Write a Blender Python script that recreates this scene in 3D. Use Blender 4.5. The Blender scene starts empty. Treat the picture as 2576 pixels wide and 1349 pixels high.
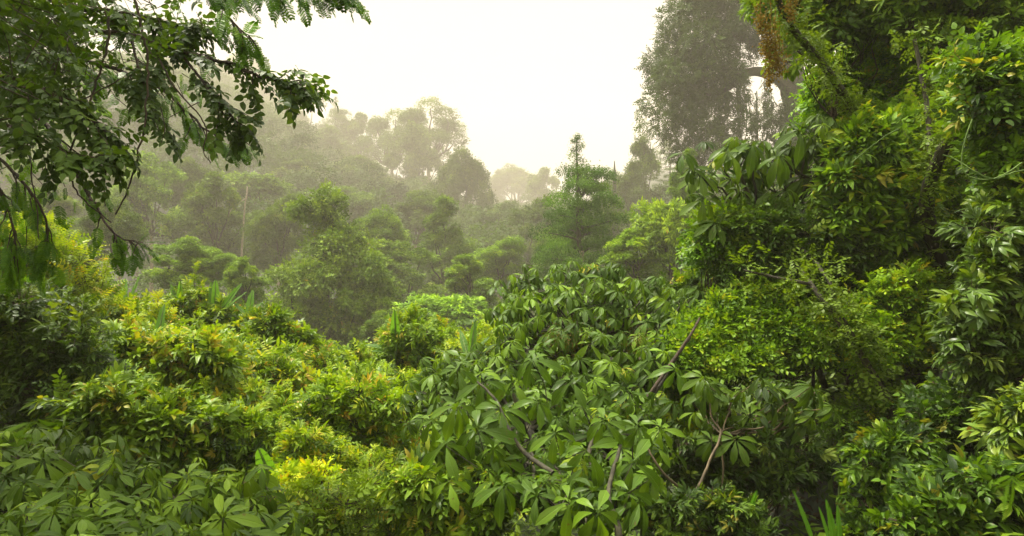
import bpy, math
import numpy as np
rng = np.random.default_rng(11)
R = math.radians
sc = bpy.context.scene
COL = sc.collection

# ------------------------------------------------------------------ camera
HF = R(75.0)
K = math.tan(HF / 2) / 1287.5
cam_d = bpy.data.cameras.new('camera')
cam_d.sensor_fit = 'HORIZONTAL'
cam_d.angle = HF
cam_d.clip_start = 0.05
cam_d.clip_end = 3000
cam = bpy.data.objects.new('camera', cam_d)
COL.objects.link(cam)
cam.location = (0, 0, 0)
cam.rotation_euler = (R(90), 0, 0)
sc.camera = cam

# ------------------------------------------------------------------ sky and sun
world = bpy.data.worlds.new('World')
sc.world = world
world.use_nodes = True
wn, wl = world.node_tree.nodes, world.node_tree.links
wn.clear()
SUN_EL, SUN_AZ = R(62), R(-60)      # azimuth from +Y towards +X
sky = wn.new('ShaderNodeTexSky')
sky.sky_type = 'NISHITA'
sky.sun_disc = False
sky.sun_elevation = SUN_EL
sky.sun_rotation = SUN_AZ
sky.dust_density = 3
hs = wn.new('ShaderNodeHueSaturation')
hs.inputs['Saturation'].default_value = 0.3
mx = wn.new('ShaderNodeMixRGB')     # a closed pale cloud cover in front of most of the blue
mx.inputs[0].default_value = 0.85
mx.inputs[2].default_value = (14.0, 13.75, 13.6, 1)
bg = wn.new('ShaderNodeBackground')
bg.inputs['Strength'].default_value = 0.085
wo = wn.new('ShaderNodeOutputWorld')
wl.new(sky.outputs[0], hs.inputs['Color'])
wl.new(hs.outputs[0], mx.inputs[1])
tc = wn.new('ShaderNodeTexCoord')   # an overcast sky is about three times brighter overhead than at the horizon
sx = wn.new('ShaderNodeSeparateXYZ')
wl.new(tc.outputs['Generated'], sx.inputs[0])
mrr = wn.new('ShaderNodeMapRange')
mrr.inputs[1].default_value = 0.42   # the low sky is dimmed by the cloud, the brightest patch is overhead
mrr.inputs[3].default_value = 0.305
mrr.inputs[4].default_value = 1.4
wl.new(sx.outputs['Z'], mrr.inputs[0])
mg = wn.new('ShaderNodeMixRGB'); mg.blend_type = 'MULTIPLY'; mg.inputs[0].default_value = 1
wl.new(mx.outputs[0], mg.inputs[1]); wl.new(mrr.outputs[0], mg.inputs[2])
wl.new(mg.outputs[0], bg.inputs[0])
wl.new(bg.outputs[0], wo.inputs[0])
sl = bpy.data.lights.new('sun', 'SUN')
sl.energy = 4.0
sl.angle = R(10)
sl.color = (1.0, 0.93, 0.78)
so = bpy.data.objects.new('sun', sl)
COL.objects.link(so)
so.rotation_euler = (R(90) - SUN_EL, 0, -SUN_AZ + math.pi)
so.location = (0, 0, 100)

sc.view_settings.view_transform = 'Standard'
sc.view_settings.look = 'None'
sc.view_settings.gamma = 1
sc.view_settings.exposure = 1.5
cy = sc.cycles
cy.max_bounces = 4
cy.diffuse_bounces = 2
cy.glossy_bounces = 1
cy.transmission_bounces = 2
cy.volume_bounces = 1
cy.transparent_max_bounces = 4
cy.use_adaptive_sampling = True
cy.adaptive_threshold = 0.012
cy.caustics_reflective = False
cy.caustics_refractive = False
cy.sample_clamp_indirect = 6
cy.use_denoising = True
try:
    cy.denoiser = 'OPENIMAGEDENOISE'
    cy.denoising_input_passes = 'RGB_ALBEDO_NORMAL'
    cy.denoising_prefilter = 'ACCURATE'
except Exception:
    pass

# ------------------------------------------------------------------ materials
def leaf_material(name, stops, rough=0.45, trans=0.3, spec=0.5, veins=0.0, tcol=(0.20, 0.34, 0.02)):
    """A leaf: green varying from leaf to leaf, a sheen, and light coming through the blade."""
    m = bpy.data.materials.new(name)
    m.use_nodes = True
    n, l = m.node_tree.nodes, m.node_tree.links
    n.clear()
    at = n.new('ShaderNodeAttribute'); at.attribute_name = 'leaf'
    sp = n.new('ShaderNodeSeparateXYZ'); l.new(at.outputs['Vector'], sp.inputs[0])
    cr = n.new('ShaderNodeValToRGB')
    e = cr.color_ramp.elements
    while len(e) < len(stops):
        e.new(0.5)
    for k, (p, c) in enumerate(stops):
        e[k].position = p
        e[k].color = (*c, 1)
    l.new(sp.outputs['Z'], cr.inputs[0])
    oi = n.new('ShaderNodeObjectInfo')
    mul = n.new('ShaderNodeMixRGB'); mul.blend_type = 'MULTIPLY'; mul.inputs[0].default_value = 1
    l.new(cr.outputs[0], mul.inputs[1]); l.new(oi.outputs['Color'], mul.inputs[2])
    geo = n.new('ShaderNodeNewGeometry')
    nz = n.new('ShaderNodeTexNoise'); nz.inputs['Scale'].default_value = 0.9; nz.inputs['Detail'].default_value = 3
    l.new(geo.outputs['Position'], nz.inputs['Vector'])
    mr = n.new('ShaderNodeMapRange'); mr.inputs[3].default_value = 0.65; mr.inputs[4].default_value = 1.35
    l.new(nz.outputs[0], mr.inputs[0])
    mu2 = n.new('ShaderNodeMixRGB'); mu2.blend_type = 'MULTIPLY'; mu2.inputs[0].default_value = 1
    l.new(mul.outputs[0], mu2.inputs[1]); l.new(mr.outputs[0], mu2.inputs[2])
    col = mu2.outputs[0]
    if veins:
        ab = n.new('ShaderNodeMath'); ab.operation = 'ABSOLUTE'; l.new(sp.outputs['Y'], ab.inputs[0])
        # side veins run slantwise off the midrib
        a1 = n.new('ShaderNodeMath'); a1.operation = 'MULTIPLY_ADD'; a1.inputs[1].default_value = -0.45
        l.new(ab.outputs[0], a1.inputs[0]); l.new(sp.outputs['X'], a1.inputs[2])
        a2 = n.new('ShaderNodeMath'); a2.operation = 'MULTIPLY'; a2.inputs[1].default_value = 62.0; l.new(a1.outputs[0], a2.inputs[0])
        a3 = n.new('ShaderNodeMath'); a3.operation = 'SINE'; l.new(a2.outputs[0], a3.inputs[0])
        a4 = n.new('ShaderNodeMapRange'); a4.inputs[1].default_value = 0.75; a4.inputs[2].default_value = 1.0
        l.new(a3.outputs[0], a4.inputs[0])
        b1 = n.new('ShaderNodeMapRange'); b1.inputs[1].default_value = 0.14; b1.inputs[2].default_value = 0.03
        l.new(ab.outputs[0], b1.inputs[0])
        mxx = n.new('ShaderNodeMath'); mxx.operation = 'MAXIMUM'; l.new(a4.outputs[0], mxx.inputs[0]); l.new(b1.outputs[0], mxx.inputs[1])
        vs = n.new('ShaderNodeMath'); vs.operation = 'MULTIPLY'; vs.inputs[1].default_value = veins; l.new(mxx.outputs[0], vs.inputs[0])
        vm = n.new('ShaderNodeMixRGB'); vm.blend_type = 'ADD'; l.new(vs.outputs[0], vm.inputs[0]); l.new(col, vm.inputs[1])
        vm.inputs[2].default_value = (0.14, 0.22, 0.05, 1)
        col = vm.outputs[0]
        bp = n.new('ShaderNodeBump'); bp.inputs['Strength'].default_value = 0.5; bp.inputs['Distance'].default_value = 0.01
        bp.invert = True
        l.new(mxx.outputs[0], bp.inputs['Height'])
    if veins:   # brown blemishes and dry edges
        n3 = n.new('ShaderNodeTexNoise'); n3.inputs['Scale'].default_value = 26; n3.inputs['Detail'].default_value = 2
        l.new(geo.outputs['Position'], n3.inputs['Vector'])
        m3 = n.new('ShaderNodeMapRange'); m3.inputs[1].default_value = 0.68; m3.inputs[2].default_value = 0.74; m3.inputs[4].default_value = .8
        l.new(n3.outputs[0], m3.inputs[0])
        x3 = n.new('ShaderNodeMixRGB'); l.new(m3.outputs[0], x3.inputs[0]); l.new(col, x3.inputs[1]); x3.inputs[2].default_value = (.12, .085, .02, 1)
        col = x3.outputs[0]
    pr = n.new('ShaderNodeBsdfPrincipled')
    l.new(col, pr.inputs['Base Color'])
    pr.inputs['Roughness'].default_value = rough
    pr.inputs['Specular IOR Level'].default_value = spec
    if veins:
        l.new(bp.outputs[0], pr.inputs['Normal'])
    tr = n.new('ShaderNodeBsdfTranslucent')
    tm = n.new('ShaderNodeMixRGB'); tm.blend_type = 'MULTIPLY'; tm.inputs[0].default_value = 1
    l.new(col, tm.inputs[1]); tm.inputs[2].default_value = (1.7, 1.6, 0.45, 1)
    l.new(tm.outputs[0], tr.inputs[0])
    ms = n.new('ShaderNodeMixShader'); ms.inputs[0].default_value = trans
    l.new(pr.outputs[0], ms.inputs[1]); l.new(tr.outputs[0], ms.inputs[2])
    out = n.new('ShaderNodeOutputMaterial'); l.new(ms.outputs[0], out.inputs[0])
    return m

G = [(0.0, (0.010, 0.024, 0.002)), (0.35, (0.052, 0.100, 0.003)), (0.72, (0.19, 0.29, 0.010)), (0.9, (0.33, 0.38, 0.014)), (1.0, (0.36, 0.28, 0.03))]
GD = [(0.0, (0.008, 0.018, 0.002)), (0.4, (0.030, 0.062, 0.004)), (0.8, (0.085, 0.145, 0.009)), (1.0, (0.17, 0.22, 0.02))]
GY = [(0.0, (0.022, 0.045, 0.003)), (0.4, (0.10, 0.18, 0.005)), (0.72, (0.24, 0.33, 0.010)), (0.9, (0.40, 0.40, 0.016)), (1.0, (0.38, 0.25, 0.03))]
M = {
    'leaf': leaf_material('leaf_green', G, 0.40, 0.26, 0.28, veins=0.12),
    'glossy': leaf_material('leaf_glossy', GD, 0.36, 0.22, 0.45, veins=0.1),
    'palm': leaf_material('leaf_palmate', [(0, (0.012, 0.030, 0.002)), (0.5, (0.056, 0.112, 0.004)), (.85, (0.17, 0.28, 0.012)), (1, (.30, .27, .02))], 0.40, 0.24, 0.24, veins=0.2),
    'yellow': leaf_material('leaf_yellow_green', GY, 0.42, 0.32, 0.22),
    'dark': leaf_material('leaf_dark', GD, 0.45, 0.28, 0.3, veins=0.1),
    'far': leaf_material('leaf_far', [(0.0, (0.014, 0.034, 0.002)), (0.5, (0.070, 0.132, 0.006)), (0.9, (0.18, 0.27, 0.012)), (1.0, (0.24, 0.19, 0.04))], 0.6, 0.2, 0.15),
    'banana': leaf_material('leaf_banana', [(0, (0.07, 0.19, 0.02)), (1, (0.14, 0.28, 0.03))], 0.4, 0.45, 0.5, veins=0.2),
    'flower': leaf_material('seed_orange', [(0, (0.15, 0.095, 0.015)), (1, (0.30, 0.19, 0.03))], 0.7, 0.2, 0.2),
}

def bark(name, c0, c1, scale=14):
    m = bpy.data.materials.new(name)
    m.use_nodes = True
    n, l = m.node_tree.nodes, m.node_tree.links
    pr = n['Principled BSDF']
    geo = n.new('ShaderNodeNewGeometry')
    mp = n.new('ShaderNodeMapping'); mp.inputs['Scale'].default_value = (1, 1, 0.25); l.new(geo.outputs['Position'], mp.inputs[0])
    nz = n.new('ShaderNodeTexNoise'); nz.inputs['Scale'].default_value = scale; nz.inputs['Detail'].default_value = 6
    l.new(mp.outputs[0], nz.inputs['Vector'])
    cr = n.new('ShaderNodeValToRGB'); cr.color_ramp.elements[0].position = 0.35; cr.color_ramp.elements[1].position = 0.65
    cr.color_ramp.elements[0].color = (*c0, 1); cr.color_ramp.elements[1].color = (*c1, 1)
    l.new(nz.outputs[0], cr.inputs[0]); l.new(cr.outputs[0], pr.inputs['Base Color'])
    pr.inputs['Roughness'].default_value = 0.85
    bp = n.new('ShaderNodeBump'); bp.inputs['Distance'].default_value = 0.03; l.new(nz.outputs[0], bp.inputs['Height']); l.new(bp.outputs[0], pr.inputs['Normal'])
    return m
M['bark'] = bark('bark_mossy', (0.018, 0.015, 0.008), (0.06, 0.055, 0.024))
M['twig'] = bark('bark_twig', (0.025, 0.018, 0.010), (0.075, 0.05, 0.024), 40)
M['pale'] = bark('bark_pale', (0.16, 0.13, 0.08), (0.34, 0.29, 0.19), 10)
M['brown'] = bark('bark_brown', (0.06, 0.045, 0.022), (0.15, 0.11, 0.055), 12)
M['green_stem'] = bark('stem_green', (0.07, 0.13, 0.02), (0.14, 0.22, 0.04), 20)
M['red_stem'] = bark('stem_rusty', (0.25, 0.09, 0.02), (0.42, 0.20, 0.04), 20)
gm = bark('forest_soil', (0.010, 0.012, 0.004), (0.022, 0.034, 0.008), 3)
M['soil'] = gm

# ------------------------------------------------------------------ mesh buffer
def nrm(a):
    a = np.asarray(a, float)
    return a / np.maximum(np.linalg.norm(a, axis=-1, keepdims=True), 1e-9)

class Buf:
    def __init__(s):
        s.V, s.F, s.A, s.n = [], [], [], 0
    def add(s, V, F, A):
        s.V.append(np.asarray(V, np.float32)); s.F.append(np.asarray(F, np.int64) + s.n); s.A.append(np.asarray(A, np.float32))
        s.n += len(V)
    def mesh(s, name, mat, smooth=True):
        V = np.concatenate(s.V); F = np.concatenate(s.F).astype(np.int32); A = np.concatenate(s.A)
        me = bpy.data.meshes.new(name)
        me.vertices.add(len(V)); me.vertices.foreach_set('co', V.ravel())
        me.loops.add(F.size); me.loops.foreach_set('vertex_index', F.ravel())
        me.polygons.add(len(F)); me.polygons.foreach_set('loop_start', np.arange(0, F.size, 3, dtype=np.int32))
        me.update(calc_edges=True)
        me.polygons.foreach_set('use_smooth', np.full(len(F), smooth))
        at = me.attributes.new('leaf', 'FLOAT_VECTOR', 'POINT')
        at.data.foreach_set('vector', A.ravel())
        me.materials.append(M[mat])
        return me
    def build(s, name, mat, parent=None, color=(1, 1, 1)):
        if not s.V:
            return None
        o = bpy.data.objects.new(name, s.mesh(name, mat))
        o.color = (*color, 1)
        COL.objects.link(o)
        if parent is not None:
            o.parent = parent
            o.location = [-c for c in parent.location]
        return o

def thing(name, label, cat, loc, group=None):
    o = bpy.data.objects.new(name, None)
    o.empty_display_size = 0.2
    COL.objects.link(o)
    o.location = [float(x) for x in loc]
    o['label'] = label
    o['category'] = cat
    if group:
        o['group'] = group
    return o

def P(u, v, d):
    u, v, d = np.broadcast_arrays(np.asarray(u, float), np.asarray(v, float), np.asarray(d, float))
    return np.stack([(u - 1287.5) * K * d, d, (674.5 - v) * K * d], -1)

# ------------------------------------------------------------------ terrain
def smooth(x):
    x = np.clip(x, 0, 1)
    return x * x * (3 - 2 * x)
BY = [-700, -20, 0, 1.5, 4, 8, 20, 28, 45, 60, 90, 125, 170, 230, 330, 500, 700]
BZ = [10, 0, -1.5, -1.9, -4.0, -4.8, -6.0, -8.5, -19, -21, -15, -6, 3, 12, 22, 34, 40]
def H(x, y):
    x = np.asarray(x, float); y = np.asarray(y, float)
    s = np.interp(y, [30, 60, 140, 400], [1.0, 1.6, 1.6, 2.0])
    return s * H0(x / s, y / s)
def H0(x, y):
    z = np.interp(y, BY, BZ)
    z = z + 6 * smooth((x - 0.12 * (y - 10) - 1.8) / 6.5) * smooth((y + 4) / 8)
    z = z + 0.35 * np.clip(x - 9, 0, 40) * smooth((y - 8) / 30)
    z = z + 0.40 * np.clip(-x, 0, 150) * smooth((y - 50) / 150)
    z = z + 0.22 * np.clip(-x - 4, 0, 60) * (1 - smooth((y - 20) / 30)) * smooth((y + 2) / 8)
    z = z + 0.25 * np.sin(x * 0.7 + 1.3) * np.cos(y * 0.55) * smooth(y / 8)
    z = z + 2.0 * np.sin(x * 0.06 + 0.5) * np.sin(y * 0.05) * smooth((y - 40) / 60)
    return z

def grid_axis():
    a = np.concatenate([np.linspace(0, 30, 61), np.linspace(30, 120, 61)[1:], np.linspace(120, 1400, 90)[1:]])
    return np.concatenate([-a[::-1][:-1], a])
ax = grid_axis()
X, Y = np.meshgrid(ax, ax, indexing='ij')
n = len(ax)
b = Buf()
idx = np.arange(n * n).reshape(n, n)
q = np.stack([idx[:-1, :-1], idx[1:, :-1], idx[1:, 1:], idx[:-1, 1:]], -1).reshape(-1, 4)
VV = np.stack([X, Y, H(X, Y)], -1).reshape(-1, 3)
b.add(VV, np.concatenate([q[:, [0, 1, 2]], q[:, [0, 2, 3]]]), np.zeros((n * n, 3)))
ground = b.build('ground', 'soil')
ground['kind'] = 'structure'

# ------------------------------------------------------------------ leaf geometry
def blade(seg=3, wr=0.36, shape='ovate', fold=0.25, droop=0.25, tip=1.0):
    """One leaf of length 1 along +X, upper side +Z: rows of left edge, midrib, right edge."""
    xs = np.linspace(0, 1, seg + 1)
    if shape == 'lance':
        w = np.sin(np.pi * xs ** 0.85) ** 0.9
    elif shape == 'obov':
        w = np.sin(np.pi * np.clip(xs, 0, 1) ** 1.55) ** 0.8
    else:
        w = np.sin(np.pi * xs ** 0.68) ** 0.8
    w = w * wr / 2
    V, A, F = [(0, 0, 0)], [(0, 0, 0)], []
    for i in range(1, seg):
        z = -droop * xs[i] ** 2
        x = xs[i] * (1 - 0.12 * droop)
        V += [(x, -w[i], z + fold * w[i]), (x, 0, z), (x, w[i], z + fold * w[i])]
        A += [(xs[i], -1, 0), (xs[i], 0, 0), (xs[i], 1, 0)]
    V.append(((1 - 0.15 * droop) * tip, 0, -droop)); A.append((1, 0, 0))
    F += [(0, 1, 2), (0, 2, 3)]
    for i in range(seg - 2):
        a = 1 + 3 * i
        F += [(a, a + 3, a + 4), (a, a + 4, a + 1), (a + 1, a + 4, a + 5), (a + 1, a + 5, a + 2)]
    a = 1 + 3 * (seg - 2)
    t = len(V) - 1
    F += [(a, t, a + 1), (a + 1, t, a + 2)]
    return np.array(V, float), np.array(F), np.array(A, float)

DIAM = (np.array([(0, 0, 0), (.5, -.26, .03), (1, 0, -.08), (.5, .26, .03)], float), np.array([(0, 1, 2), (0, 2, 3)]),
        np.array([(0, 0, 0), (.5, -1, 0), (1, 0, 0), (.5, 1, 0)], float))

def frames(D, U):
    D = nrm(D)
    Yv = np.cross(U, D)
    bad = np.linalg.norm(Yv, axis=-1) < 1e-3
    Yv[bad] = (1, 0, 0)
    Yv = nrm(Yv)
    return D, Yv, np.cross(D, Yv)

def place(buf, tmpls, pos, D, U, size, tint, tvar=0.0):
    """Copies of template leaves or sprigs merged into one mesh."""
    pos = np.atleast_2d(pos); N = len(pos)
    if N == 0:
        return
    D = np.broadcast_to(np.asarray(D, float), (N, 3)).copy(); U = np.broadcast_to(np.asarray(U, float), (N, 3)).copy()
    size = np.broadcast_to(np.asarray(size, float), (N,)); tint = np.broadcast_to(np.asarray(tint, float), (N,))
    if not isinstance(tmpls, list):
        tmpls = [tmpls]
    pick = rng.integers(0, len(tmpls), N)
    Xv, Yv, Zv = frames(D, U)
    for k, (tv, tf, ta) in enumerate(tmpls):
        s = np.nonzero(pick == k)[0]
        if len(s) == 0:
            continue
        m = len(tv)
        W = (tv[None, :, 0, None] * Xv[s][:, None] + tv[None, :, 1, None] * Yv[s][:, None] + tv[None, :, 2, None] * Zv[s][:, None])
        W = W * size[s][:, None, None] + pos[s][:, None]
        A = np.repeat(ta[None], len(s), 0).copy()
        A[:, :, 2] = np.clip(A[:, :, 2] + tint[s][:, None], 0.0, 1.0)
        Fa = tf[None] + (np.arange(len(s)) * m)[:, None, None]
        buf.add(W.reshape(-1, 3), Fa.reshape(-1, 3), A.reshape(-1, 3))

def compose(parts):
    """Template made of blades: (blade, origin, dir, up, size, tint)."""
    bb = Buf()
    for (g, o, d, u, s, t) in parts:
        place(bb, g, [o], [d], [u], [s], [t])
    return np.concatenate(bb.V).astype(float), np.concatenate(bb.F), np.concatenate(bb.A).astype(float)

def ru(a, b_, n_=None):
    return rng.uniform(a, b_, n_)

def t_lance(nl=9, seg=3, wr=0.30, ll=0.62, droop=0.35):
    ps = []
    for i in range(nl):
        t = 0.15 + 0.8 * (i / (nl - 1)) ** 0.7
        az = i * 2.4 + ru(-.3, .3)
        rad = np.array([0, math.cos(az), math.sin(az) * 0.6 + 0.1])
        d = nrm(np.array([0.35 + 0.6 * t, 0, 0]) + rad * (1.05 - 0.5 * t) + np.array([0, 0, ru(-.35, .1)]))
        g = blade(seg, wr * ru(.85, 1.15), 'lance', 0.3, droop * ru(.5, 1.6))
        ps.append((g, (t * 0.55, 0, -0.05 * t), d, (ru(-.2, .2), ru(-.3, .3), 1), ll * ru(.7, 1.1), ru(-.1, .1) + (0.18 if t > .85 else 0)))
    return compose(ps)

def t_ovate(nl=9, seg=3, wr=0.58, ll=0.36, droop=0.2, flat=True):
    ps = []
    for i in range(nl):
        t = (i + 0.5) / nl
        side = 1 if i % 2 else -1
        d = nrm(np.array([0.55, side * (0.9 if i < nl - 1 else 0.1), ru(-.45, .1)]))
        g = blade(seg, wr * ru(.9, 1.1), 'ovate', 0.2, droop * ru(.4, 1.6))
        ps.append((g, (t, 0, -0.22 * t * t), d, (0, ru(-.4, .4), 1), ll * ru(.75, 1.1), ru(-.1, .1)))
    return compose(ps)

def t_rosette(nl=8, seg=4, wr=0.32, droop=0.5):
    """Palmate leaf: leaflets radiate from one point, +X is the stalk's direction."""
    ps = []
    for i in range(nl):
        az = i / nl * 2 * math.pi + ru(-.14, .14)
        rad = np.array([0, math.cos(az), math.sin(az)])
        d = nrm(rad + np.array([ru(-.95, .05), 0, 0]) + rng.normal(0, .08, 3))
        g = blade(seg, wr * ru(.9, 1.12), 'obov', 0.28, droop * ru(.5, 1.6))
        ps.append((g, rad * 0.07, d, (1, ru(-.15, .15), ru(-.15, .15)), (0.93 - 0.28 * (math.sin(az) > .5)) * ru(.85, 1.08), ru(-.08, .08)))
    return compose(ps)

def t_feather(pairs=9, lets=8, wl=0.34):
    """Bipinnate frond along +X, hanging."""
    V, F, A = [], [], []
    def tri(a, b_, c, t):
        k = len(V); V.extend([a, b_, c]); A.extend([(0, 0, t)] * 3); F.append((k, k + 1, k + 2))
    for i in range(pairs):
        t = 0.12 + 0.86 * i / (pairs - 1)
        o = np.array([t, 0, -0.22 * t * t])
        for sd in (-1, 1):
            L = wl * math.sin(math.pi * (0.25 + 0.65 * t)) * ru(.85, 1.1)
            d = nrm([0.55, sd, -0.25 + ru(-.15, .15)])
            e = nrm(np.cross(d, [0, 0, 1]))
            tt = ru(-.08, .08)
            for j in range(lets):
                s = (j + 0.6) / lets
                q0 = o + d * L * s
                ll = 0.075 * (1.1 - 0.5 * abs(s - .45))
                for s2 in (-1, 1):
                    tipp = q0 + (e * s2 * 0.9 + d * 0.45) * ll + np.array([0, 0, -.02])
                    w = d * 0.017
                    tri(q0 - w, q0 + w * 1.6, tipp, tt)
    return np.array(V, float), np.array(F), np.array(A, float)

def t_frond(pairs=14, wl=0.2, droop=0.5, wr=0.3, taper=1.0):
    """Fern or pinnate leaf along +X."""
    ps = []
    for i in range(pairs):
        t = 0.06 + 0.92 * i / (pairs - 1)
        o = (t, 0, 0.25 * t - droop * t * t)
        for sd in (-1, 1):
            L = wl * (math.sin(math.pi * (0.18 + 0.8 * t)) * taper + (1 - taper))
            ps.append((blade(2, wr, 'lance', 0.1, 0.15), o, (0.35, sd, -0.1), (0, 0, 1), L * ru(.9, 1.1), ru(-.05, .05)))
    return compose(ps)

def t_cluster(nl=8, sz=0.5):
    ps = []
    for i in range(nl):
        c = rng.normal(0, 0.33, 3)
        d = nrm(np.array([rng.normal(), rng.normal(), rng.normal() * 0.4 - 0.25]))
        ps.append((DIAM, c, d, nrm([ru(-.6, .6), ru(-.6, .6), 1]), sz * ru(.7, 1.2), ru(-.12, .12)))
    return compose(ps)

T_LANCE = [t_lance(ru(8, 11).__int__()) for _ in range(5)]
T_LANCE_BIG = [t_lance(9, 4, 0.34, 0.7, 0.45) for _ in range(5)]
T_OVATE = [t_ovate(9) for _ in range(5)]
T_OVATE_BIG = [t_ovate(7, 4, 0.6, 0.42) for _ in range(4)]
T_SMALL = [t_ovate(8, 2, 0.55, 0.42, 0.1) for _ in range(5)]
T_ROS = [t_rosette(k) for k in (7, 8, 9, 8, 7, 6, 5, 8)]
T_FEA = [t_feather() for _ in range(5)]
T_FROND = [t_frond() for _ in range(3)]
T_PIN = [t_frond(6, 0.36, 0.35, 0.36, 0.6) for _ in range(4)]
T_CLU = [t_cluster() for _ in range(8)]
T_CLU_S = [t_cluster(10, 0.36) for _ in range(6)]

# ------------------------------------------------------------------ wood
def tube(buf, pts, rad, sides=6):
    pts = np.asarray(pts, float); m = len(pts)
    rad = np.broadcast_to(np.asarray(rad, float), (m,))
    t = nrm(np.gradient(pts, axis=0))
    ref = np.array([0.31, 0.17, 0.93]) if abs(t[:, 2]).mean() < 0.8 else np.array([0.95, 0.2, 0.1])
    a = nrm(np.cross(t, ref)); c = np.cross(t, a)
    th = np.arange(sides) / sides * 2 * math.pi
    V = pts[:, None] + rad[:, None, None] * (np.cos(th)[None, :, None] * a[:, None] + np.sin(th)[None, :, None] * c[:, None])
    i = np.arange(m - 1)[:, None] * sides; j = np.arange(sides)[None]; k = (j + 1) % sides
    q = np.stack([i + j, i + k, i + sides + k, i + sides + j], -1).reshape(-1, 4)
    F = np.concatenate([q[:, [0, 1, 2]], q[:, [0, 2, 3]]])
    A = np.zeros((m * sides, 3)); A[:, 2] = 0.3
    buf.add(V.reshape(-1, 3), F, A)

def wig(p0, p1, amp=0.06, n_=8, sag=0.0):
    """A crooked line from p0 to p1."""
    p0, p1 = np.asarray(p0, float), np.asarray(p1, float)
    L = np.linalg.norm(p1 - p0)
    t = np.linspace(0, 1, n_)[:, None]
    off = np.cumsum(rng.normal(0, 1, (n_, 3)), 0)
    off = off - off[0] - t * (off[-1] - off[0])
    return p0 + t * (p1 - p0) + off * amp * L / math.sqrt(n_) + np.array([0, 0, -1]) * sag * L * 4 * t * (1 - t)

def poly_line(pts, per=5, amp=0.015):
    """Rounded crooked path through the given points."""
    pts = np.asarray(pts, float)
    out = []
    for i in range(len(pts) - 1):
        p0 = pts[max(i - 1, 0)]; p1 = pts[i]; p2 = pts[i + 1]; p3 = pts[min(i + 2, len(pts) - 1)]
        for s in np.linspace(0, 1, per, endpoint=False):
            out.append(0.5 * (2 * p1 + (p2 - p0) * s + (2 * p0 - 5 * p1 + 4 * p2 - p3) * s ** 2 + (3 * p1 - p0 - 3 * p2 + p3) * s ** 3))
    out.append(pts[-1])
    out = np.array(out)
    L = np.linalg.norm(pts[-1] - pts[0])
    out[1:-1] += rng.normal(0, amp * L / len(out) ** .5, out[1:-1].shape)
    return out

def twigs(buf, A_, B_, r=0.004):
    """Many thin straight twigs, three-sided."""
    A_, B_ = np.asarray(A_, float), np.asarray(B_, float)
    N = len(A_)
    if N == 0:
        return
    t = nrm(B_ - A_)
    a = nrm(np.cross(t, np.array([0.3, 0.9, 0.2]))); c = np.cross(t, a)
    r = np.broadcast_to(np.asarray(r, float), (N,))[:, None]
    V = []
    mid = (A_ + B_) / 2 + rng.normal(0, 0.04, (N, 3)) * np.linalg.norm(B_ - A_, axis=1)[:, None]
    for p, w in ((A_, 1.3), (mid, 1.0), (B_, 0.6)):
        for k in range(3):
            th = k * 2.094
            V.append(p + r * w * (math.cos(th) * a + math.sin(th) * c))
    V = np.stack(V, 1)
    f = []
    for lvl in (0, 3):
        for k in range(3):
            k2 = (k + 1) % 3
            f += [(lvl + k, lvl + k2, lvl + 3 + k2), (lvl + k, lvl + 3 + k2, lvl + 3 + k)]
    f = np.array(f)
    F = f[None] + (np.arange(N) * 9)[:, None, None]
    At = np.zeros((N * 9, 3)); At[:, 2] = 0.3
    buf.add(V.reshape(-1, 3), F.reshape(-1, 3), At)

# ------------------------------------------------------------------ points in a region
def inside(poly, x, y):
    p = np.asarray(poly, float); c = np.zeros(len(x), bool)
    j = len(p) - 1
    for i in range(len(p)):
        xi, yi = p[i]; xj, yj = p[j]
        hit = ((yi > y) != (yj > y)) & (x < (xj - xi) * (y - yi) / (yj - yi + 1e-9) + xi)
        c ^= hit
        j = i
    return c

def scatter(poly, n_, k=6):
    """n_ spread-out points in a polygon (best candidate)."""
    p = np.asarray(poly, float)
    lo, hi = p.min(0), p.max(0)
    pool = np.zeros((0, 2))
    while len(pool) < n_ * k:
        c = rng.uniform(lo, hi, (n_ * k * 2, 2))
        pool = np.concatenate([pool, c[inside(p, c[:, 0], c[:, 1])]])
    pool = pool[:n_ * k]
    if n_ > 900:
        return pool[:n_]
    out = [pool[0]]
    d = np.linalg.norm(pool - pool[0], axis=1)
    for _ in range(n_ - 1):
        cand = rng.integers(0, len(pool), 40)
        i = cand[np.argmax(d[cand])]
        out.append(pool[i])
        d = np.minimum(d, np.linalg.norm(pool - pool[i], axis=1))
    return np.array(out)

def shell(c, r, m, zmin=-0.4, sq=0.8, inner=0.7):
    """m points on and in the shell of each clump; returns points and outward directions."""
    Kc = len(c)
    d = nrm(rng.normal(0, 1, (Kc * m * 3, 3)))
    d = d[d[:, 2] > zmin][:Kc * m]
    while len(d) < Kc * m:
        d = np.concatenate([d, d])[:Kc * m]
    ci = np.repeat(np.arange(Kc), m)
    rr = np.asarray(r)[ci] * (inner + (1.08 - inner) * rng.random(Kc * m) ** 0.6)
    p = c[ci] + d * rr[:, None] * np.array([1, 1, sq])
    return p, d, ci

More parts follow.
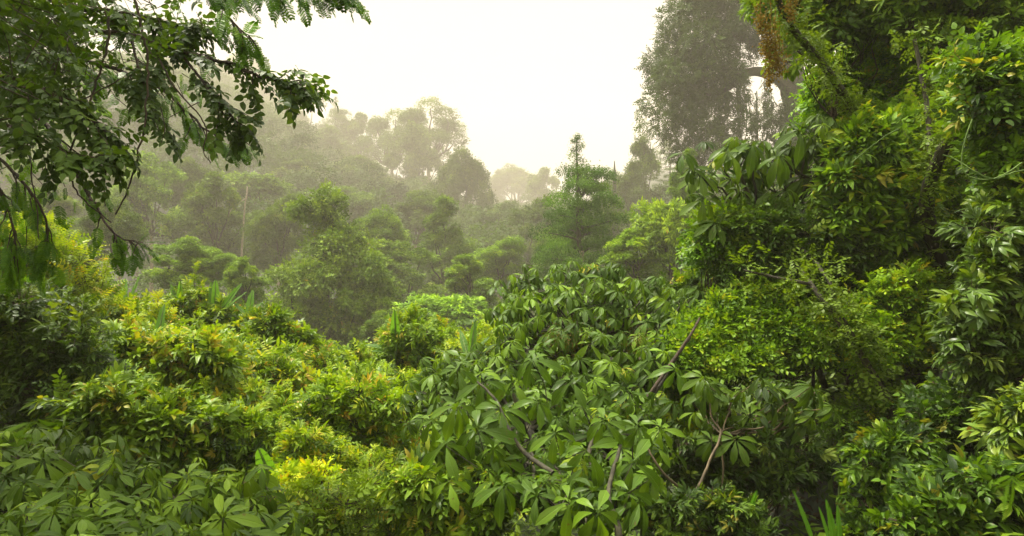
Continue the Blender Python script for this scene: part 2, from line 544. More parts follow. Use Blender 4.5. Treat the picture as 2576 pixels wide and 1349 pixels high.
# ------------------------------------------------------------------ a near plant
def plant(name, label, cat, poly, depth, nclump, crad, per, tmpl, size, mat, color=(1, 1, 1), tint=0.45, tvar=0.16,
          base=None, thick=1.0, droop=0.0, upb=0.5, group=None, wood='twig', stem_r=0.02, crown='foliage', zmin=-0.45, back=0.35, stems=True, shoots=0, grow=.5, hot=0.04, sq=0.8, twr=0.004):
    """Leaf clumps filling a region at their own distance, carried by stems that rise from the ground."""
    per = int(per * 1.7); size = size * .8
    per = int(per * .34); nclump = int(nclump * 1.5)
    uv = scatter(poly, nclump)
    pp_ = np.asarray(poly, float); half = (pp_.max(0) - pp_.min(0)) / 2; mid_ = (pp_.max(0) + pp_.min(0)) / 2
    uv = mid_ + (uv - mid_) * (1 - np.minimum(.4, grow * np.asarray(crad) / half))   # the clumps' own radius fills the outline
    dd = depth(uv[:, 0], uv[:, 1]) if callable(depth) else np.full(nclump, float(depth))
    dd = dd + rng.random(nclump) ** 1.5 * thick
    cr_px = np.asarray(crad) * ru(.45, 1.25, nclump)
    rad = cr_px * K * dd
    C = P(uv[:, 0], uv[:, 1], dd + rad * .5)
    if base is None:
        c0 = C.mean(0)
        bx, by = c0[0], c0[1] + 0.4
    else:
        bx, by = base
    B = np.array([bx, by, float(H(bx, by)) - 0.05])
    root = thing(name, label, cat, B, group)
    p, d, ci = shell(C, rad, per, zmin, sq, .45)
    # leaves on the camera-far side of a clump are thinned out
    keep = (d[:, 1] < 0.55) | (rng.random(len(d)) < back)
    p, d, ci = p[keep], d[keep], ci[keep]
    N = len(p)
    D = nrm(d * np.array([.7, .7, .5]) + rng.normal(0, .45, (N, 3)) + np.array([0, -.1, .12 - droop]))
    U = nrm(np.array([0, 0, 1.0]) * upb + d * .6 + rng.normal(0, .25, (N, 3)))
    ctint = rng.normal(0, tvar * .5, nclump)[ci]
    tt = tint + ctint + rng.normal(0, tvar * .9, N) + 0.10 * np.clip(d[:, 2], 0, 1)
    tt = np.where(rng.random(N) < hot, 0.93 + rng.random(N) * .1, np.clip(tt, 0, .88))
    fb = Buf()
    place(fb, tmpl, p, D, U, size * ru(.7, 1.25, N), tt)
    # young shoots standing out of the crown
    sa, se = [], []
    if shoots:
        ki = rng.integers(0, nclump, shoots)
        a_ = C[ki] + rng.normal(0, .4, (shoots, 3)) * rad[ki][:, None]
        for q in a_:
            e = q + np.array([ru(-.3, .3), ru(-.4, .1), 1.0]) * (rad.mean() * ru(.9, 2.1))
            l_ = wig(q, e, .06, 8); sa.append(l_)
            for j in range(2, 8):
                m_ = 2 if j < 7 else 3
                dd_ = nrm(rng.normal(0, .6, (m_, 3)) + (e - q) / np.linalg.norm(e - q) * .7)
                place(fb, tmpl, np.repeat(l_[j][None], m_, 0), dd_, [0, 0, 1], size * ru(.45, .8) * (1.1 - .04 * j), np.full(m_, min(.86, tint + .12 + .02 * j)))
    fb.build(crown, mat, root, color)
    if stems:
        wb = Buf()
        hub = B + (C.mean(0) - B) * 0.72 + rng.normal(0, .1, 3)
        tube(wb, wig(B, hub, .05, 7), np.linspace(stem_r * 1.5, stem_r * 1.1, 7), 7)
        for l_ in sa:
            tube(wb, l_, np.linspace(.007, .003, 8), 4)
        order = rng.permutation(nclump)[:min(nclump, 18)]
        for i in order:
            tube(wb, wig(hub, C[i], .12, 7, sag=0.06), np.linspace(stem_r * .6, max(stem_r * .2, .004), 7), 5)
        sel = rng.permutation(N)[:min(N, 4000)]
        twigs(wb, C[ci[sel]] + (p[sel] - C[ci[sel]]) * .2, p[sel] + D[sel] * size * .3, twr)
        wb.build('stem', wood, root)
    return root

# ------------------------------------------------------------------ far trees: crowns built once, copied
def crown_variant(kind):
    """Unit crown (about -1..1) and its limbs; returns (crown mesh, limb mesh)."""
    cb, lb = Buf(), Buf()
    def addc(C, r, per, csz, tm=T_CLU, sq=0.8, zmin=-0.5, tin=0.42):
        C = np.array(C, float); r = np.broadcast_to(np.asarray(r, float), (len(C),))
        p, d, ci = shell(C, r, per, zmin, sq, 0.6)
        N = len(p)
        D = nrm(d + rng.normal(0, .6, (N, 3)) + np.array([0, 0, -.3]))
        U = nrm(np.array([0, 0, 1.2]) + d * .6 + rng.normal(0, .3, (N, 3)))
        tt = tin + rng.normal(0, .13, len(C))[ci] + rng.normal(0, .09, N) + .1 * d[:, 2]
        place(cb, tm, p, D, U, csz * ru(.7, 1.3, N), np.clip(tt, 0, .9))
    def limbs(C, hub, r=0.035):
        for c in C:
            tube(lb, wig(hub, c, .10, 7, .05), np.linspace(r, r * .25, 7), 5)
    def lobes(pts, r, ns, per, csz, tin=.42, tm=T_CLU):
        pts = np.array(pts, float); r = np.asarray(r, float); k_ = len(pts)
        dv = nrm(rng.normal(0, 1, (k_, ns, 3)) + [0, 0, .45])
        sub = (pts[:, None] + dv * r[:, None, None] * ru(.5, .85, (k_, ns, 1)) * [1, 1, .85]).reshape(-1, 3)
        addc(sub, (r[:, None] * ru(.26, .5, (k_, ns))).ravel(), per, csz, tm, sq=.7, tin=tin)
    if kind == 'round':
        d = nrm(rng.normal(0, 1, (16, 3)) + [0, 0, .3])
        C = d * ru(.38, .72, (16, 1)); lobes(C, ru(.28, .48, 16), 11, 56, .09)
        limbs(C[:12], (0, 0, -.7))
    elif kind == 'lumpy':
        C = []
        for _ in range(18):
            a = ru(0, 6.28); z = ru(-1, .85); rr = (1 - max(0, z) ** 2) ** .5 * ru(.3, .95)
            C.append((math.cos(a) * rr * .85, math.sin(a) * rr * .85, z))
        C = np.array(C); lobes(C, ru(.26, .50, 18), 10, 46, .10, tm=T_CLU[:3] + T_LANCE[:3]); limbs(C[:18], (0, 0, -.9))
    elif kind == 'open':
        C = []
        for k in range(20):
            a = k * 2.4; z = ru(-.45, .8); rr = (1 - z * z) ** .5 * ru(.35, .95); C.append((math.cos(a) * rr, math.sin(a) * rr, z))
        C = np.array(C); addc(C, ru(.18, .34, 20), 150, .10, sq=.85)
        for c in C:
            hub = np.array([c[0] * .12, c[1] * .12, -.75])
            tube(lb, wig(hub, c, .10, 8, .08), np.linspace(.035, .012, 8), 5)
    elif kind == 'cone':
        C = []
        for z in np.linspace(-1, .92, 13):
            w = (1 - (z + 1) / 2) ** .75 * .9 + .1
            for j in range(max(1, int(w * 4))):
                a = ru(0, 6.28); C.append((math.cos(a) * w * ru(.55, .95), math.sin(a) * w * ru(.55, .95), z + ru(-.07, .07)))
        C = np.array(C); lobes(C, ru(.24, .44, len(C)), 9, 44, .09, tm=T_CLU[:3] + T_SMALL[:3]); limbs(C[::3], (0, 0, -1))
    elif kind == 'tier':
        C, Rr = [], []
        for z in np.linspace(-1, .5, 9):
            w = .95 * (1 - (z + 1) / 1.8) ** .75 + .14
            for j in range(int(4 + 8 * w)):
                a = ru(0, 6.28); rr = w * ru(.3, 1)
                C.append((math.cos(a) * rr, math.sin(a) * rr, z + ru(-.05, .05) - .08 * rr)); Rr.append(ru(.10, .20))
        C = np.array(C); addc(C, np.array(Rr) * 1.6, 95, .075, T_CLU_S, sq=.42, zmin=-.4)
        for c in C[::3]:
            tube(lb, wig((0, 0, c[2] - .12), c, .06, 5, -.04), np.linspace(.018, .006, 5), 4)
        L = [(.0, 0, .50), (.10, 0, .56), (-.08, 0, .60), (-.02, 0, .68), (-.14, 0, .74), (-.10, 0, .82), (-.02, 0, .88), (-.10, .02, .94), (-.06, 0, 1.0)]
        tube(lb, wig((0, 0, -.6), (-.08, 0, .97), .03, 10), np.linspace(.045, .008, 10), 5)
        addc(L, [.15, .14, .13, .11, .10, .08, .07, .07, .05], 34, .06, T_CLU_S, sq=.5)
    elif kind == 'weep':
        d = nrm(rng.normal(0, 1, (30, 3))); d[:, 2] = np.abs(d[:, 2]) - .3
        C = d * ru(.4, .8, (30, 1)); addc(C, ru(.25, .36, 30), 60, .17, T_LANCE, sq=.75)
        limbs(C[:10], (0, 0, -.8))
    elif kind == 'conifer':
        C, Rr = [], []
        for z in np.linspace(-.9, .9, 9):
            w = (1 - (z + 1) / 2) * .85 + .18
            for j in range(7):
                a = j * .9 + ru(-.2, .2); rr = w * ru(.35, 1); C.append((math.cos(a) * rr, math.sin(a) * rr, z + .03 * j - .1 * rr)); Rr.append(.15)
        C = np.array(C); addc(C, Rr, 42, .07, T_CLU_S, sq=.3, zmin=-.3)
        tube(lb, wig((0, 0, -1), (0, 0, .95), .01, 8), np.linspace(.04, .008, 8), 5)
        for c in C[::2]:
            tube(lb, [(0, 0, c[2]), c], [.014, .005], 4)
    if not lb.V:
        tube(lb, [(0, 0, -1), (0, 0, 0)], .03, 5)
    return cb.mesh('crown', 'far'), lb.mesh('branches', 'bark')

def trunk_mesh():
    tb = Buf()
    p = wig((0, 0, 0), (0, 0, 1), .02, 9); p[:, :2] *= 1.0
    tube(tb, p, np.linspace(1.3, .75, 9) * .03, 8)
    return tb.mesh('trunk', 'pale')

VAR = {k: [crown_variant(k) for _ in range(2 if k in ('round', 'lumpy', 'cone') else 1)] for k in ('round', 'lumpy', 'open', 'cone', 'tier', 'weep', 'conifer')}
TRUNKS = [trunk_mesh() for _ in range(2)]
turn = {}
FD0, FD1 = [50, 88, 128, 160, 200, 250, 330, 390], [50, 66, 125, 200, 310, 450, 720, 900]
def far_tree(u, v, rx, rz, d, kind, label, col=(1, 1, 1), cat='tree', group=None, name='tree', rot=None, trunk_w=1.0):
    """Tree whose crown centre stands at its own distance; the trunk reaches the slope."""
    d = float(np.interp(d, FD0, FD1))
    c = P(u, v, d); rxm, rzm = rx * K * d, rz * K * d
    g = float(H(c[0], c[1])) - .3
    root = thing(name, label, cat, (c[0], c[1], g), group)
    k = turn.get(kind, 0); turn[kind] = k + 1
    cm, lm = VAR[kind][k % len(VAR[kind])]
    a = ru(0, 6.28) if rot is None else rot
    for nm, me in (('crown', cm), ('branches', lm)):
        o = bpy.data.objects.new(nm, me); COL.objects.link(o); o.parent = root
        o.location = (0, 0, c[2] - g); o.scale = (rxm, rxm, rzm); o.rotation_euler = (0, 0, a)
        o.color = (*col, 1)
    t = bpy.data.objects.new('trunk', TRUNKS[k % 2]); COL.objects.link(t); t.parent = root
    hgt = max(1.0, c[2] - rzm * .55 - g)
    w = max(rxm, rzm) * 1.6 * trunk_w
    t.scale = (w, w, hgt); t.rotation_euler = (0, 0, a)
    return root

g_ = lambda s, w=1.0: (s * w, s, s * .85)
FAR = [
    # u, v, rx, rz, depth, kind, label, colour
    (622, 215, 62, 60, 390, 'open', 'faint misty tree crown highest on the ridge, just right of the overhanging leaves', g_(1)),
    (690, 275, 70, 62, 330, 'lumpy', 'pale fogged crown on the ridge below the topmost faint tree', g_(1)),
    (765, 300, 58, 70, 300, 'lumpy', 'bushy ridge tree left of the feathery crown against the white sky', g_(.9)),
    (848, 318, 44, 62, 262, 'tier', 'feathery tiered ridge tree with sky showing between its branches', g_(.9)),
    (905, 372, 48, 62, 262, 'lumpy', 'rounded ridge tree between the feathery tree and the tall open tree', g_(.9)),
    (985, 362, 62, 66, 250, 'open', 'tall open-crowned ridge tree with bare pale trunks against the sky', g_(1)),
    (1078, 345, 84, 72, 238, 'open', 'broad emergent tree with cloud-like crown lobes, tallest in the middle of the ridge', g_(1)),
    (1040, 425, 60, 80, 228, 'lumpy', 'dense grey-green tree directly under the broad emergent crown', g_(.85)),
    (1163, 500, 54, 100, 185, 'round', 'dark dome-topped tree ending the left ridge beside the foggy gap', g_(.85)),
    (1215, 480, 40, 46, 330, 'round', 'ghostly crown just right of the dark dome-topped tree', g_(1)),
    (1300, 478, 66, 50, 330, 'round', 'faint round crown in the middle of the foggy gap', g_(1)),
    (1375, 500, 46, 56, 270, 'lumpy', 'fogged crown behind the left side of the tiered valley tree', g_(1)),
    (1462, 530, 124, 160, 76, 'tier', 'tiered valley tree with a thin leafy leader rising against the fog', (.55, .72, .4)),
    (1612, 470, 52, 90, 150, 'cone', 'grey pointed tree behind the dead snag at the right end of the gap', g_(.85)),
    (1684, 425, 50, 58, 160, 'conifer', 'layered conifer-like tree under the big hazy crown on the right', g_(.85)),
    (1560, 520, 50, 60, 190, 'lumpy', 'misty tree filling behind the right shoulder of the tiered tree', g_(.9)),
    (1690, 600, 78, 118, 52, 'weep', 'yellow-green feathery tree glowing beside the right thicket', (1.35, 1.25, .7)),
    (1610, 655, 62, 52, 48, 'lumpy', 'bright lime bush-topped tree between the tiered tree and the palmate shrub', (1.5, 1.45, .8)),
    (1725, 470, 40, 60, 90, 'cone', 'narrow hazy tree left of the tall palmate shrub on the right', g_(1)),
    (380, 500, 62, 76, 128, 'lumpy', 'bright green crown standing out on the dark left slope', (1.3, 1.3, .8)),
    (345, 445, 50, 40, 150, 'round', 'pale crown above the bright green crown on the left slope', (1.2, 1.2, .9)),
    (640, 480, 64, 52, 150, 'weep', 'pale drooping crown above a thin white trunk on the slope', (1.2, 1.25, .85)),
    (470, 500, 52, 80, 140, 'round', 'dim green tree to the right of the bright green slope crown', g_(.9)),
    (545, 560, 60, 80, 125, 'lumpy', 'dark tree left of the thin white trunk', g_(.75)),
    (700, 590, 60, 90, 120, 'round', 'dark tree right of the thin white trunk', g_(.75)),
    (300, 600, 64, 80, 95, 'round', 'dark tree behind the yellow thicket at the far left slope foot', g_(.7)),
    (440, 665, 62, 44, 80, 'lumpy', 'low bright leafy tree at the slope foot behind the left banana leaves', (1.25, 1.25, .8)),
    (545, 668, 48, 42, 84, 'round', 'small round leafy tree at the foot of the dark slope', (1.2, 1.2, .8)),
    (620, 715, 40, 44, 62, 'lumpy', 'small tree rising just behind the middle banana leaves', (1.1, 1.1, .8)),
    (812, 705, 118, 165, 88, 'cone', 'big pyramid-shaped tree standing forward in the valley', (1.05, 1.0, .85)),
    (905, 780, 70, 95, 84, 'lumpy', 'lower tree leaning against the right flank of the big pyramid tree', g_(.95)),
    (950, 630, 62, 80, 118, 'round', 'olive tree behind the right shoulder of the big pyramid tree', (1.1, 1.1, .9)),
    (860, 520, 70, 50, 160, 'round', 'broad olive crown above the tip of the pyramid tree', (1.1, 1.15, .9)),
    (760, 480, 60, 50, 180, 'lumpy', 'hazy crown up the slope left of the broad olive crown', g_(1)),
    (900, 450, 60, 46, 200, 'round', 'grey-green crown on the slope under the rounded ridge tree', g_(1)),
    (790, 400, 70, 56, 240, 'lumpy', 'fog-softened crown halfway up the slope under the feathery ridge tree', g_(1)),
    (670, 380, 76, 52, 260, 'round', 'wide pale crown high on the slope under the faint ridge crowns', g_(1)),
    (560, 400, 66, 56, 230, 'lumpy', 'misty crown just below the tip of the hanging left sprays', g_(1)),
    (470, 390, 64, 50, 215, 'round', 'misty crown behind the trailing vines on the left', g_(1)),
    (230, 430, 80, 60, 170, 'lumpy', 'greenish slope crown seen through the gap in the hanging leaves', (1.2, 1.2, .9)),
    (120, 480, 80, 70, 150, 'round', 'dull crown behind the hanging fronds at the left side', g_(.9)),
    (150, 580, 80, 70, 110, 'lumpy', 'shaded tree behind the hanging fronds above the yellow thicket', g_(.8)),
    (1045, 560, 70, 62, 150, 'round', 'round tree on the slope left of the foggy hollow', g_(1)),
    (1120, 620, 62, 80, 120, 'cone', 'pointed tree in the hollow beneath the dark dome-topped tree', g_(.95)),
    (1020, 700, 66, 62, 105, 'lumpy', 'valley tree between the pyramid tree and the weeping pale canopy', g_(1)),
    (1255, 665, 58, 60, 112, 'round', 'pale rounded yellow-green tree in the middle of the valley', (1.35, 1.35, .95)),
    (1190, 720, 56, 52, 92, 'lumpy', 'low leafy tree above the tip of the upright banana leaf', (1.1, 1.1, .85)),
    (1335, 600, 56, 66, 140, 'lumpy', 'dim tree left of the tiered valley tree', g_(.9)),
    (1400, 640, 60, 54, 112, 'round', 'soft green tree at the foot of the tiered valley tree', g_(1)),
    (1250, 570, 50, 56, 175, 'round', 'veiled tree at the bottom of the foggy hollow', g_(1)),
    (1110, 800, 92, 74, 72, 'weep', 'pale weeping canopy beyond the two upright banana leaves', (1.3, 1.4, .95)),
    (960, 850, 60, 54, 56, 'round', 'low dark tree behind the small leafy bush at the valley lip', g_(.9)),
    (1530, 620, 56, 70, 130, 'cone', 'hazy tree right behind the tiered valley tree', g_(.9)),
    (1760, 640, 60, 80, 60, 'lumpy', 'dark hazy tree hidden behind the left edge of the right thicket', g_(.8)),
]
TRIM = {}
for (u, v, rx, rz, d, kind, label, col) in FAR:
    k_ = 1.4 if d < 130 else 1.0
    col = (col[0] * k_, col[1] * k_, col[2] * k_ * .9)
    grp = 'trees on the misty slope' if d > 115 else 'trees in the valley'
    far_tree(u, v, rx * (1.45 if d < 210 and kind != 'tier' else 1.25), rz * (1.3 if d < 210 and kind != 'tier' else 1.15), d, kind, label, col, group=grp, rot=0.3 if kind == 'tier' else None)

# the standing dead trunk
sp_ = P(1541, 500, 172)
t = thing('dead_tree', 'bare dead snag sticking up right of the tiered valley tree', 'dead tree', (sp_[0], sp_[1], float(H(sp_[0], sp_[1]))))
bb = Buf()
a0 = P(1541, 560, 172); a0[2] = float(H(a0[0], a0[1]))
top = P(1545, 405, 172)
tube(bb, wig(a0, top, .006, 14), np.concatenate([np.linspace(.9, .5, 12), [.36, .1]]), 7)
tube(bb, wig(P(1541, 452, 172), P(1531, 430, 172), .03, 4), [.12, .1, .07, .03], 5)
tube(bb, wig(P(1543, 440, 172), P(1552, 425, 172), .03, 4), [.1, .08, .06, .02], 5)
bb.build('trunk', 'bark', t)

# thin pale trunk on the slope, with its curved dead limb
p0 = P(612, 720, 121); p0[2] = float(H(p0[0], p0[1]))
t = thing('pale_trunk', 'thin whitish trunk rising out of the dark left slope', 'tree trunk', p0)
bb = Buf()
tube(bb, poly_line([p0, P(608, 660, 121), P(612, 590, 121), P(616, 520, 121), P(622, 470, 122)], 4, .004), np.linspace(.22, .12, 17), 7)
bb.build('trunk', 'pale', t)
bb = Buf()
tube(bb, poly_line([P(574, 545, 120), P(580, 530, 120), P(598, 512, 120.4), P(618, 500, 121)], 4, .01), np.linspace(.07, .13, 13), 6)
bb.build('dead_limb', 'pale', t)

# ------------------------------------------------------------------ the big hazy tree on the right
def big_tree():
    d0 = 105
    b0 = P(2030, 400, d0 + 2); gx, gy = b0[0] + .5, b0[1]
    B = np.array([gx, gy, float(H(gx, gy)) - .3])
    root = thing('tree', 'huge hazy tree with vine-hung limbs towering at the upper right', 'tree', B)
    tb = Buf()
    tr_ = poly_line([B, P(2035, 600, d0 + 2), P(2030, 330, d0 + 2), P(1995, 230, d0 + 1), P(1990, 120, d0), P(2010, 0, d0), P(2000, -160, d0)], 6, .008)
    tube(tb, tr_, np.linspace(2.8, 1.1, len(tr_)), 12)
    tb.build('trunk', 'bark', root)
    lb = Buf()
    for pts, r0, r1 in (
        ([P(2010, 265, d0), P(1965, 205, d0), P(1910, 180, d0 - 1), P(1850, 185, d0 - 2), P(1780, 160, d0 - 2)], .6, .15),
        ([P(1985, 190, d0), P(1930, 120, d0 + 1), P(1850, 90, d0 + 1), P(1760, 60, d0)], .45, .12),
        ([P(1990, 110, d0), P(1930, 20, d0 - 1), P(1840, -60, d0)], .4, .12),
        ([P(2000, 150, d0), P(2060, 60, d0), P(2120, -40, d0)], .45, .15),
        ([P(1880, 182, d0 - 1), P(1820, 230, d0 - 2), P(1740, 240, d0 - 2)], .25, .08),
        ([P(1850, 90, d0 + 1), P(1780, 110, d0), P(1700, 160, d0 - 1)], .2, .06),
        ([P(2010, 280, d0), P(2060, 200, d0 - 2), P(2110, 150, d0 - 3)], .4, .12)):
        q_ = poly_line(pts, 5, .02)
        tube(lb, q_, np.linspace(r0, r1, len(q_)) * 2.1, 8)
    lb.build('branches', 'bark', root)
    cb = Buf()
    regs = [([(1735, -30), (1700, 60), (1668, 172), (1650, 150), (1648, 300), (1665, 330), (1700, 320), (1790, 300), (1830, 240), (1870, 190), (1880, 120), (1900, -60), (1780, -80)], 62, 50, 170),
            ([(1880, -80), (2100, -80), (2120, 100), (2060, 160), (1960, 120), (1890, 120)], 26, 46, 150),
            ([(1690, 330), (1800, 310), (1830, 370), (1760, 420), (1700, 400)], 12, 34, 120),
            ([(1930, 300), (2050, 240), (2080, 380), (1940, 400)], 12, 36, 120),
            ([(1840, 260), (1930, 300), (1900, 380), (1800, 390)], 7, 26, 90)]
    for poly, nc, cp, per in regs:
        uv = scatter(poly, nc)
        dd = d0 + rng.uniform(-6, 7, nc)
        C = P(uv[:, 0], uv[:, 1], dd); rad = cp * ru(.6, 1.15, nc) * K * dd
        p, d, ci = shell(C, rad, per, -.7, .8, .5)
        N = len(p)
        place(cb, T_SMALL, p, nrm(d + rng.normal(0, .5, (N, 3)) + np.array([0, 0, -.4])), nrm(np.array([0, 0, 1.]) + rng.normal(0, .4, (N, 3))), 1.1 * ru(.6, 1.2, N), .38 + rng.normal(0, .12, nc)[ci] + rng.normal(0, .08, N))
    cb.build('crown', 'far', root, (.55, .6, .5))
    # lianas curtain hanging from the big limb
    for k in range(30):
        u = ru(1800, 2010); v0 = ru(180, 235); v1 = v0 + ru(90, 230)
        d = d0 + ru(-3, 2)
        a, c = P(u, v0, d), P(u + ru(-14, 14), v1, d)
        vb = Buf()
        line = wig(a, c, .035, 12)
        tube(vb, line, .05 + .03 * rng.random(), 4)
        m = int(np.linalg.norm(c - a) * 7)
        tt = rng.random(m)
        pos = a + (c - a) * tt[:, None] + rng.normal(0, .22, (m, 3))
        place(vb, T_SMALL, pos, nrm(rng.normal(0, 1, (m, 3)) + np.array([0, 0, -.8])), [0, 0, 1], .7 * ru(.6, 1.3, m), .4 + rng.normal(0, .1, m))
        o = vb.build('hanging_liana', 'far', None, (.8, .85, .8))
        o['label'] = 'thin leafy liana hanging like a string from the big hazy tree'
        o['category'] = 'liana'; o['group'] = 'lianas hanging from the big hazy tree'
big_tree()

# ------------------------------------------------------------------ far wood between the trees one can tell apart: one mass
cb = Buf()
cs, rs = [], []
for yy in np.concatenate([np.arange(58, 300, 14.0), np.arange(300, 920, 24.0)]):
    step = 17 + yy * .022
    for xx in np.arange(-yy * .85 - 10, yy * .85 + 10, step):
        x_, y_ = xx + ru(-5, 5), yy + ru(-5, 5)
        r = ru(5.5, 9.5) + yy * .014
        z = float(H(x_, y_)) + (ru(9, 22) if y_ > 85 else ru(4, 10))
        vv = 674.5 - (z + r) / (K * y_)
        uu = 1287.5 + x_ / (K * y_)
        # the wood keeps below the ridge line that the tall trees draw on the sky
        lim = np.interp(uu, [0, 560, 620, 760, 860, 960, 1080, 1180, 1230, 1350, 1500, 1640, 1760, 2575], [120, 150, 230, 320, 395, 450, 450, 520, 505, 515, 510, 480, 440, 300])
        if vv < lim:
            z -= (lim - vv) * K * y_
            if z < float(H(x_, y_)) - r * .6:
                continue
        if y_ < 80 and 900 < uu < 1500 and vv < 800:
            continue
        cs.append((x_, y_, z)); rs.append(r)
cs, rs = np.array(cs), np.array(rs)
nc_ = len(cs)
dv = nrm(rng.normal(0, 1, (nc_, 8, 3)) + [0, -.3, .25])
sub = (cs[:, None] + dv * rs[:, None, None] * ru(.4, .7, (nc_, 8, 1)) * [1, 1, 1.1]).reshape(-1, 3)
sr = (rs[:, None] * ru(.28, .52, (nc_, 8))).ravel()
p, d, ci = shell(sub, sr, 64, -.4, .8, .8)
keep = (d[:, 1] < .5)
p, d, ci = p[keep], d[keep], ci[keep] // 8
N = len(p)
ct = .42 + rng.normal(0, .13, len(cs))
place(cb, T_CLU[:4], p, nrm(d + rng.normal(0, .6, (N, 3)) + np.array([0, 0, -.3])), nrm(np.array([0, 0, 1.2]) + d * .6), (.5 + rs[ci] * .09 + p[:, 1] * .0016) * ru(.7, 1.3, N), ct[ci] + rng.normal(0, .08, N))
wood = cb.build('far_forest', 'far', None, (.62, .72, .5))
wood['kind'] = 'stuff'
wood['label'] = 'continuous misty forest canopy covering the valley and slopes'

# ------------------------------------------------------------------ low growth over all the near slope
N = 62000
yy = 1.5 + 88 * rng.random(N) ** 1.5
xx = rng.uniform(-1, 1, N) * (yy * .9 + 3)
nb = 16000      # the right bank is steep and thickly covered
yy[:nb] = 2 + 14 * rng.random(nb); xx[:nb] = 5 + 9 * rng.random(nb)
hh = np.abs(rng.normal(0, .35, N)) * (1 + yy * .03)
patch = np.sin(xx * 1.1 + 2 * np.sin(yy * .7)) + np.sin(yy * 1.3 + xx * .4) + rng.normal(0, .5, N)
# the hollow under the palmate shrub stays bare
kp = (patch > -1.3) & ~((xx > -.5) & (xx < 5.5) & (yy < 9) & (rng.random(N) < .8))
xx, yy, hh = xx[kp], yy[kp], hh[kp]
N = len(xx)
pos = np.stack([xx, yy, H(xx, yy) + hh], -1)
cb = Buf()
place(cb, T_SMALL, pos, nrm(rng.normal(0, 1, (N, 3)) * [1, 1, .4] + [0, -.3, .1]), nrm(rng.normal(0, .4, (N, 3)) + [0, 0, 1]), (.28 + .012 * yy) * ru(.6, 1.3, N), .4 + rng.normal(0, .16, N))
o = cb.build('undergrowth', 'leaf')
o['kind'] = 'stuff'; o['label'] = 'low leafy ground cover over the near slope'
cb = Buf()
N = 9000
yy = 2 + 9 * rng.random(N); xx = rng.uniform(-2, 7, N)
place(cb, DIAM, np.stack([xx, yy, H(xx, yy) + .02], -1), rng.normal(0, 1, (N, 3)) * [1, 1, .15], nrm(rng.normal(0, .3, (N, 3)) + [0, 0, 1]), .13 * ru(.6, 1.5, N), rng.random(N))
o = cb.build('leaf_litter', 'flower', None, (.18, .14, .12)); o['kind'] = 'stuff'

# ------------------------------------------------------------------ palmate shrubs
def palmate(name, label, cat, poly, depth, n_, base, size, extra=(), color=(1, 1, 1), thick=1.2, lean=0.55, hub=None, tint=.45, stem_r=.05, per_tip=5, mat='palm', wood='bark', limbs=None, group=None):
    """Shoots over a region, each with several long-stalked palmate leaves spreading from its tip."""
    ntip = max(3, n_ // per_tip)
    uv = scatter(poly, ntip)
    dd = depth(uv[:, 0], uv[:, 1]) + rng.random(ntip) ** 1.3 * thick
    T = P(uv[:, 0], uv[:, 1], dd)
    bx, by = base
    B = np.array([bx, by, float(H(bx, by)) - .05])
    root = thing(name, label, cat, B, group)
    ctr = T.mean(0) + [0, .6, -.6]
    lp, lx, lt, ls, ti = [], [], [], [], []
    for i in range(ntip):
        for j in range(per_tip):
            a = rng.random() * 6.28
            st = size * ru(.5, 1.3)
            off = np.array([math.cos(a), math.sin(a) * .9 - .25, ru(-.25, .65)]) * st
            lp.append(T[i] + off)
            lx.append(nrm(np.array([0, -.18, .9]) + nrm(off) * lean + nrm(T[i] - ctr) * .35 + rng.normal(0, .13, 3)))
            ls.append(size * ru(.5, 1.2)); lt.append(1.0 if rng.random() < .004 else min(.9, tint + rng.normal(0, .18))); ti.append(i)
    for (u, v, d_, s_) in extra:
        q0 = P(u, v, d_); lp.append(q0); lx.append(nrm([ru(-.15, .15), -.62 + ru(-.1, .1), .62])); ls.append(s_); lt.append(tint + .1 + ru(-.1, .1))
        ti.append(int(np.argmin(np.linalg.norm(T - q0, axis=1))))
    lp, lx, ls, lt, ti = np.array(lp), np.array(lx), np.array(ls), np.array(lt), np.array(ti)
    N = len(lp)
    up = nrm(np.cross(lx, rng.normal(0, 1, (N, 3))))
    up = np.where(rng.random((N, 1)) < .75, nrm(np.array([[0, 0, 1.]]) - lx * lx[:, 2:3]), up)
    fb = Buf(); place(fb, T_ROS, lp, lx, up, ls, lt)
    fb.build('foliage', mat, root, color)
    sb = Buf()
    st0 = T[ti] + np.array([0, 0, -.5]) * ls[:, None]
    twigs(sb, st0, lp - lx * .02, .0045 + .004 * ls)
    wb = sb
    hubs = [np.array(h) for h in (hub or [B + (ctr - B) * .6])]
    for h in hubs:
        tube(wb, wig(B + rng.normal(0, .03, 3), h, .06, 9), np.linspace(stem_r * 1.4, stem_r, 9), 8)
    for i in range(ntip):
        h = hubs[int(np.argmin([np.linalg.norm(h - T[i]) for h in hubs]))]
        tube(wb, wig(h, T[i] + [0, 0, -.12], .10, 8, .05), np.linspace(stem_r * .75, .010, 8), 6)
    if limbs:
        for pts, r0, r1 in limbs:
            q_ = poly_line(pts, 6, .01); tube(wb, q_, np.linspace(r0, r1, len(q_)), 8)
    wb.build('branches', wood, root)
    return root

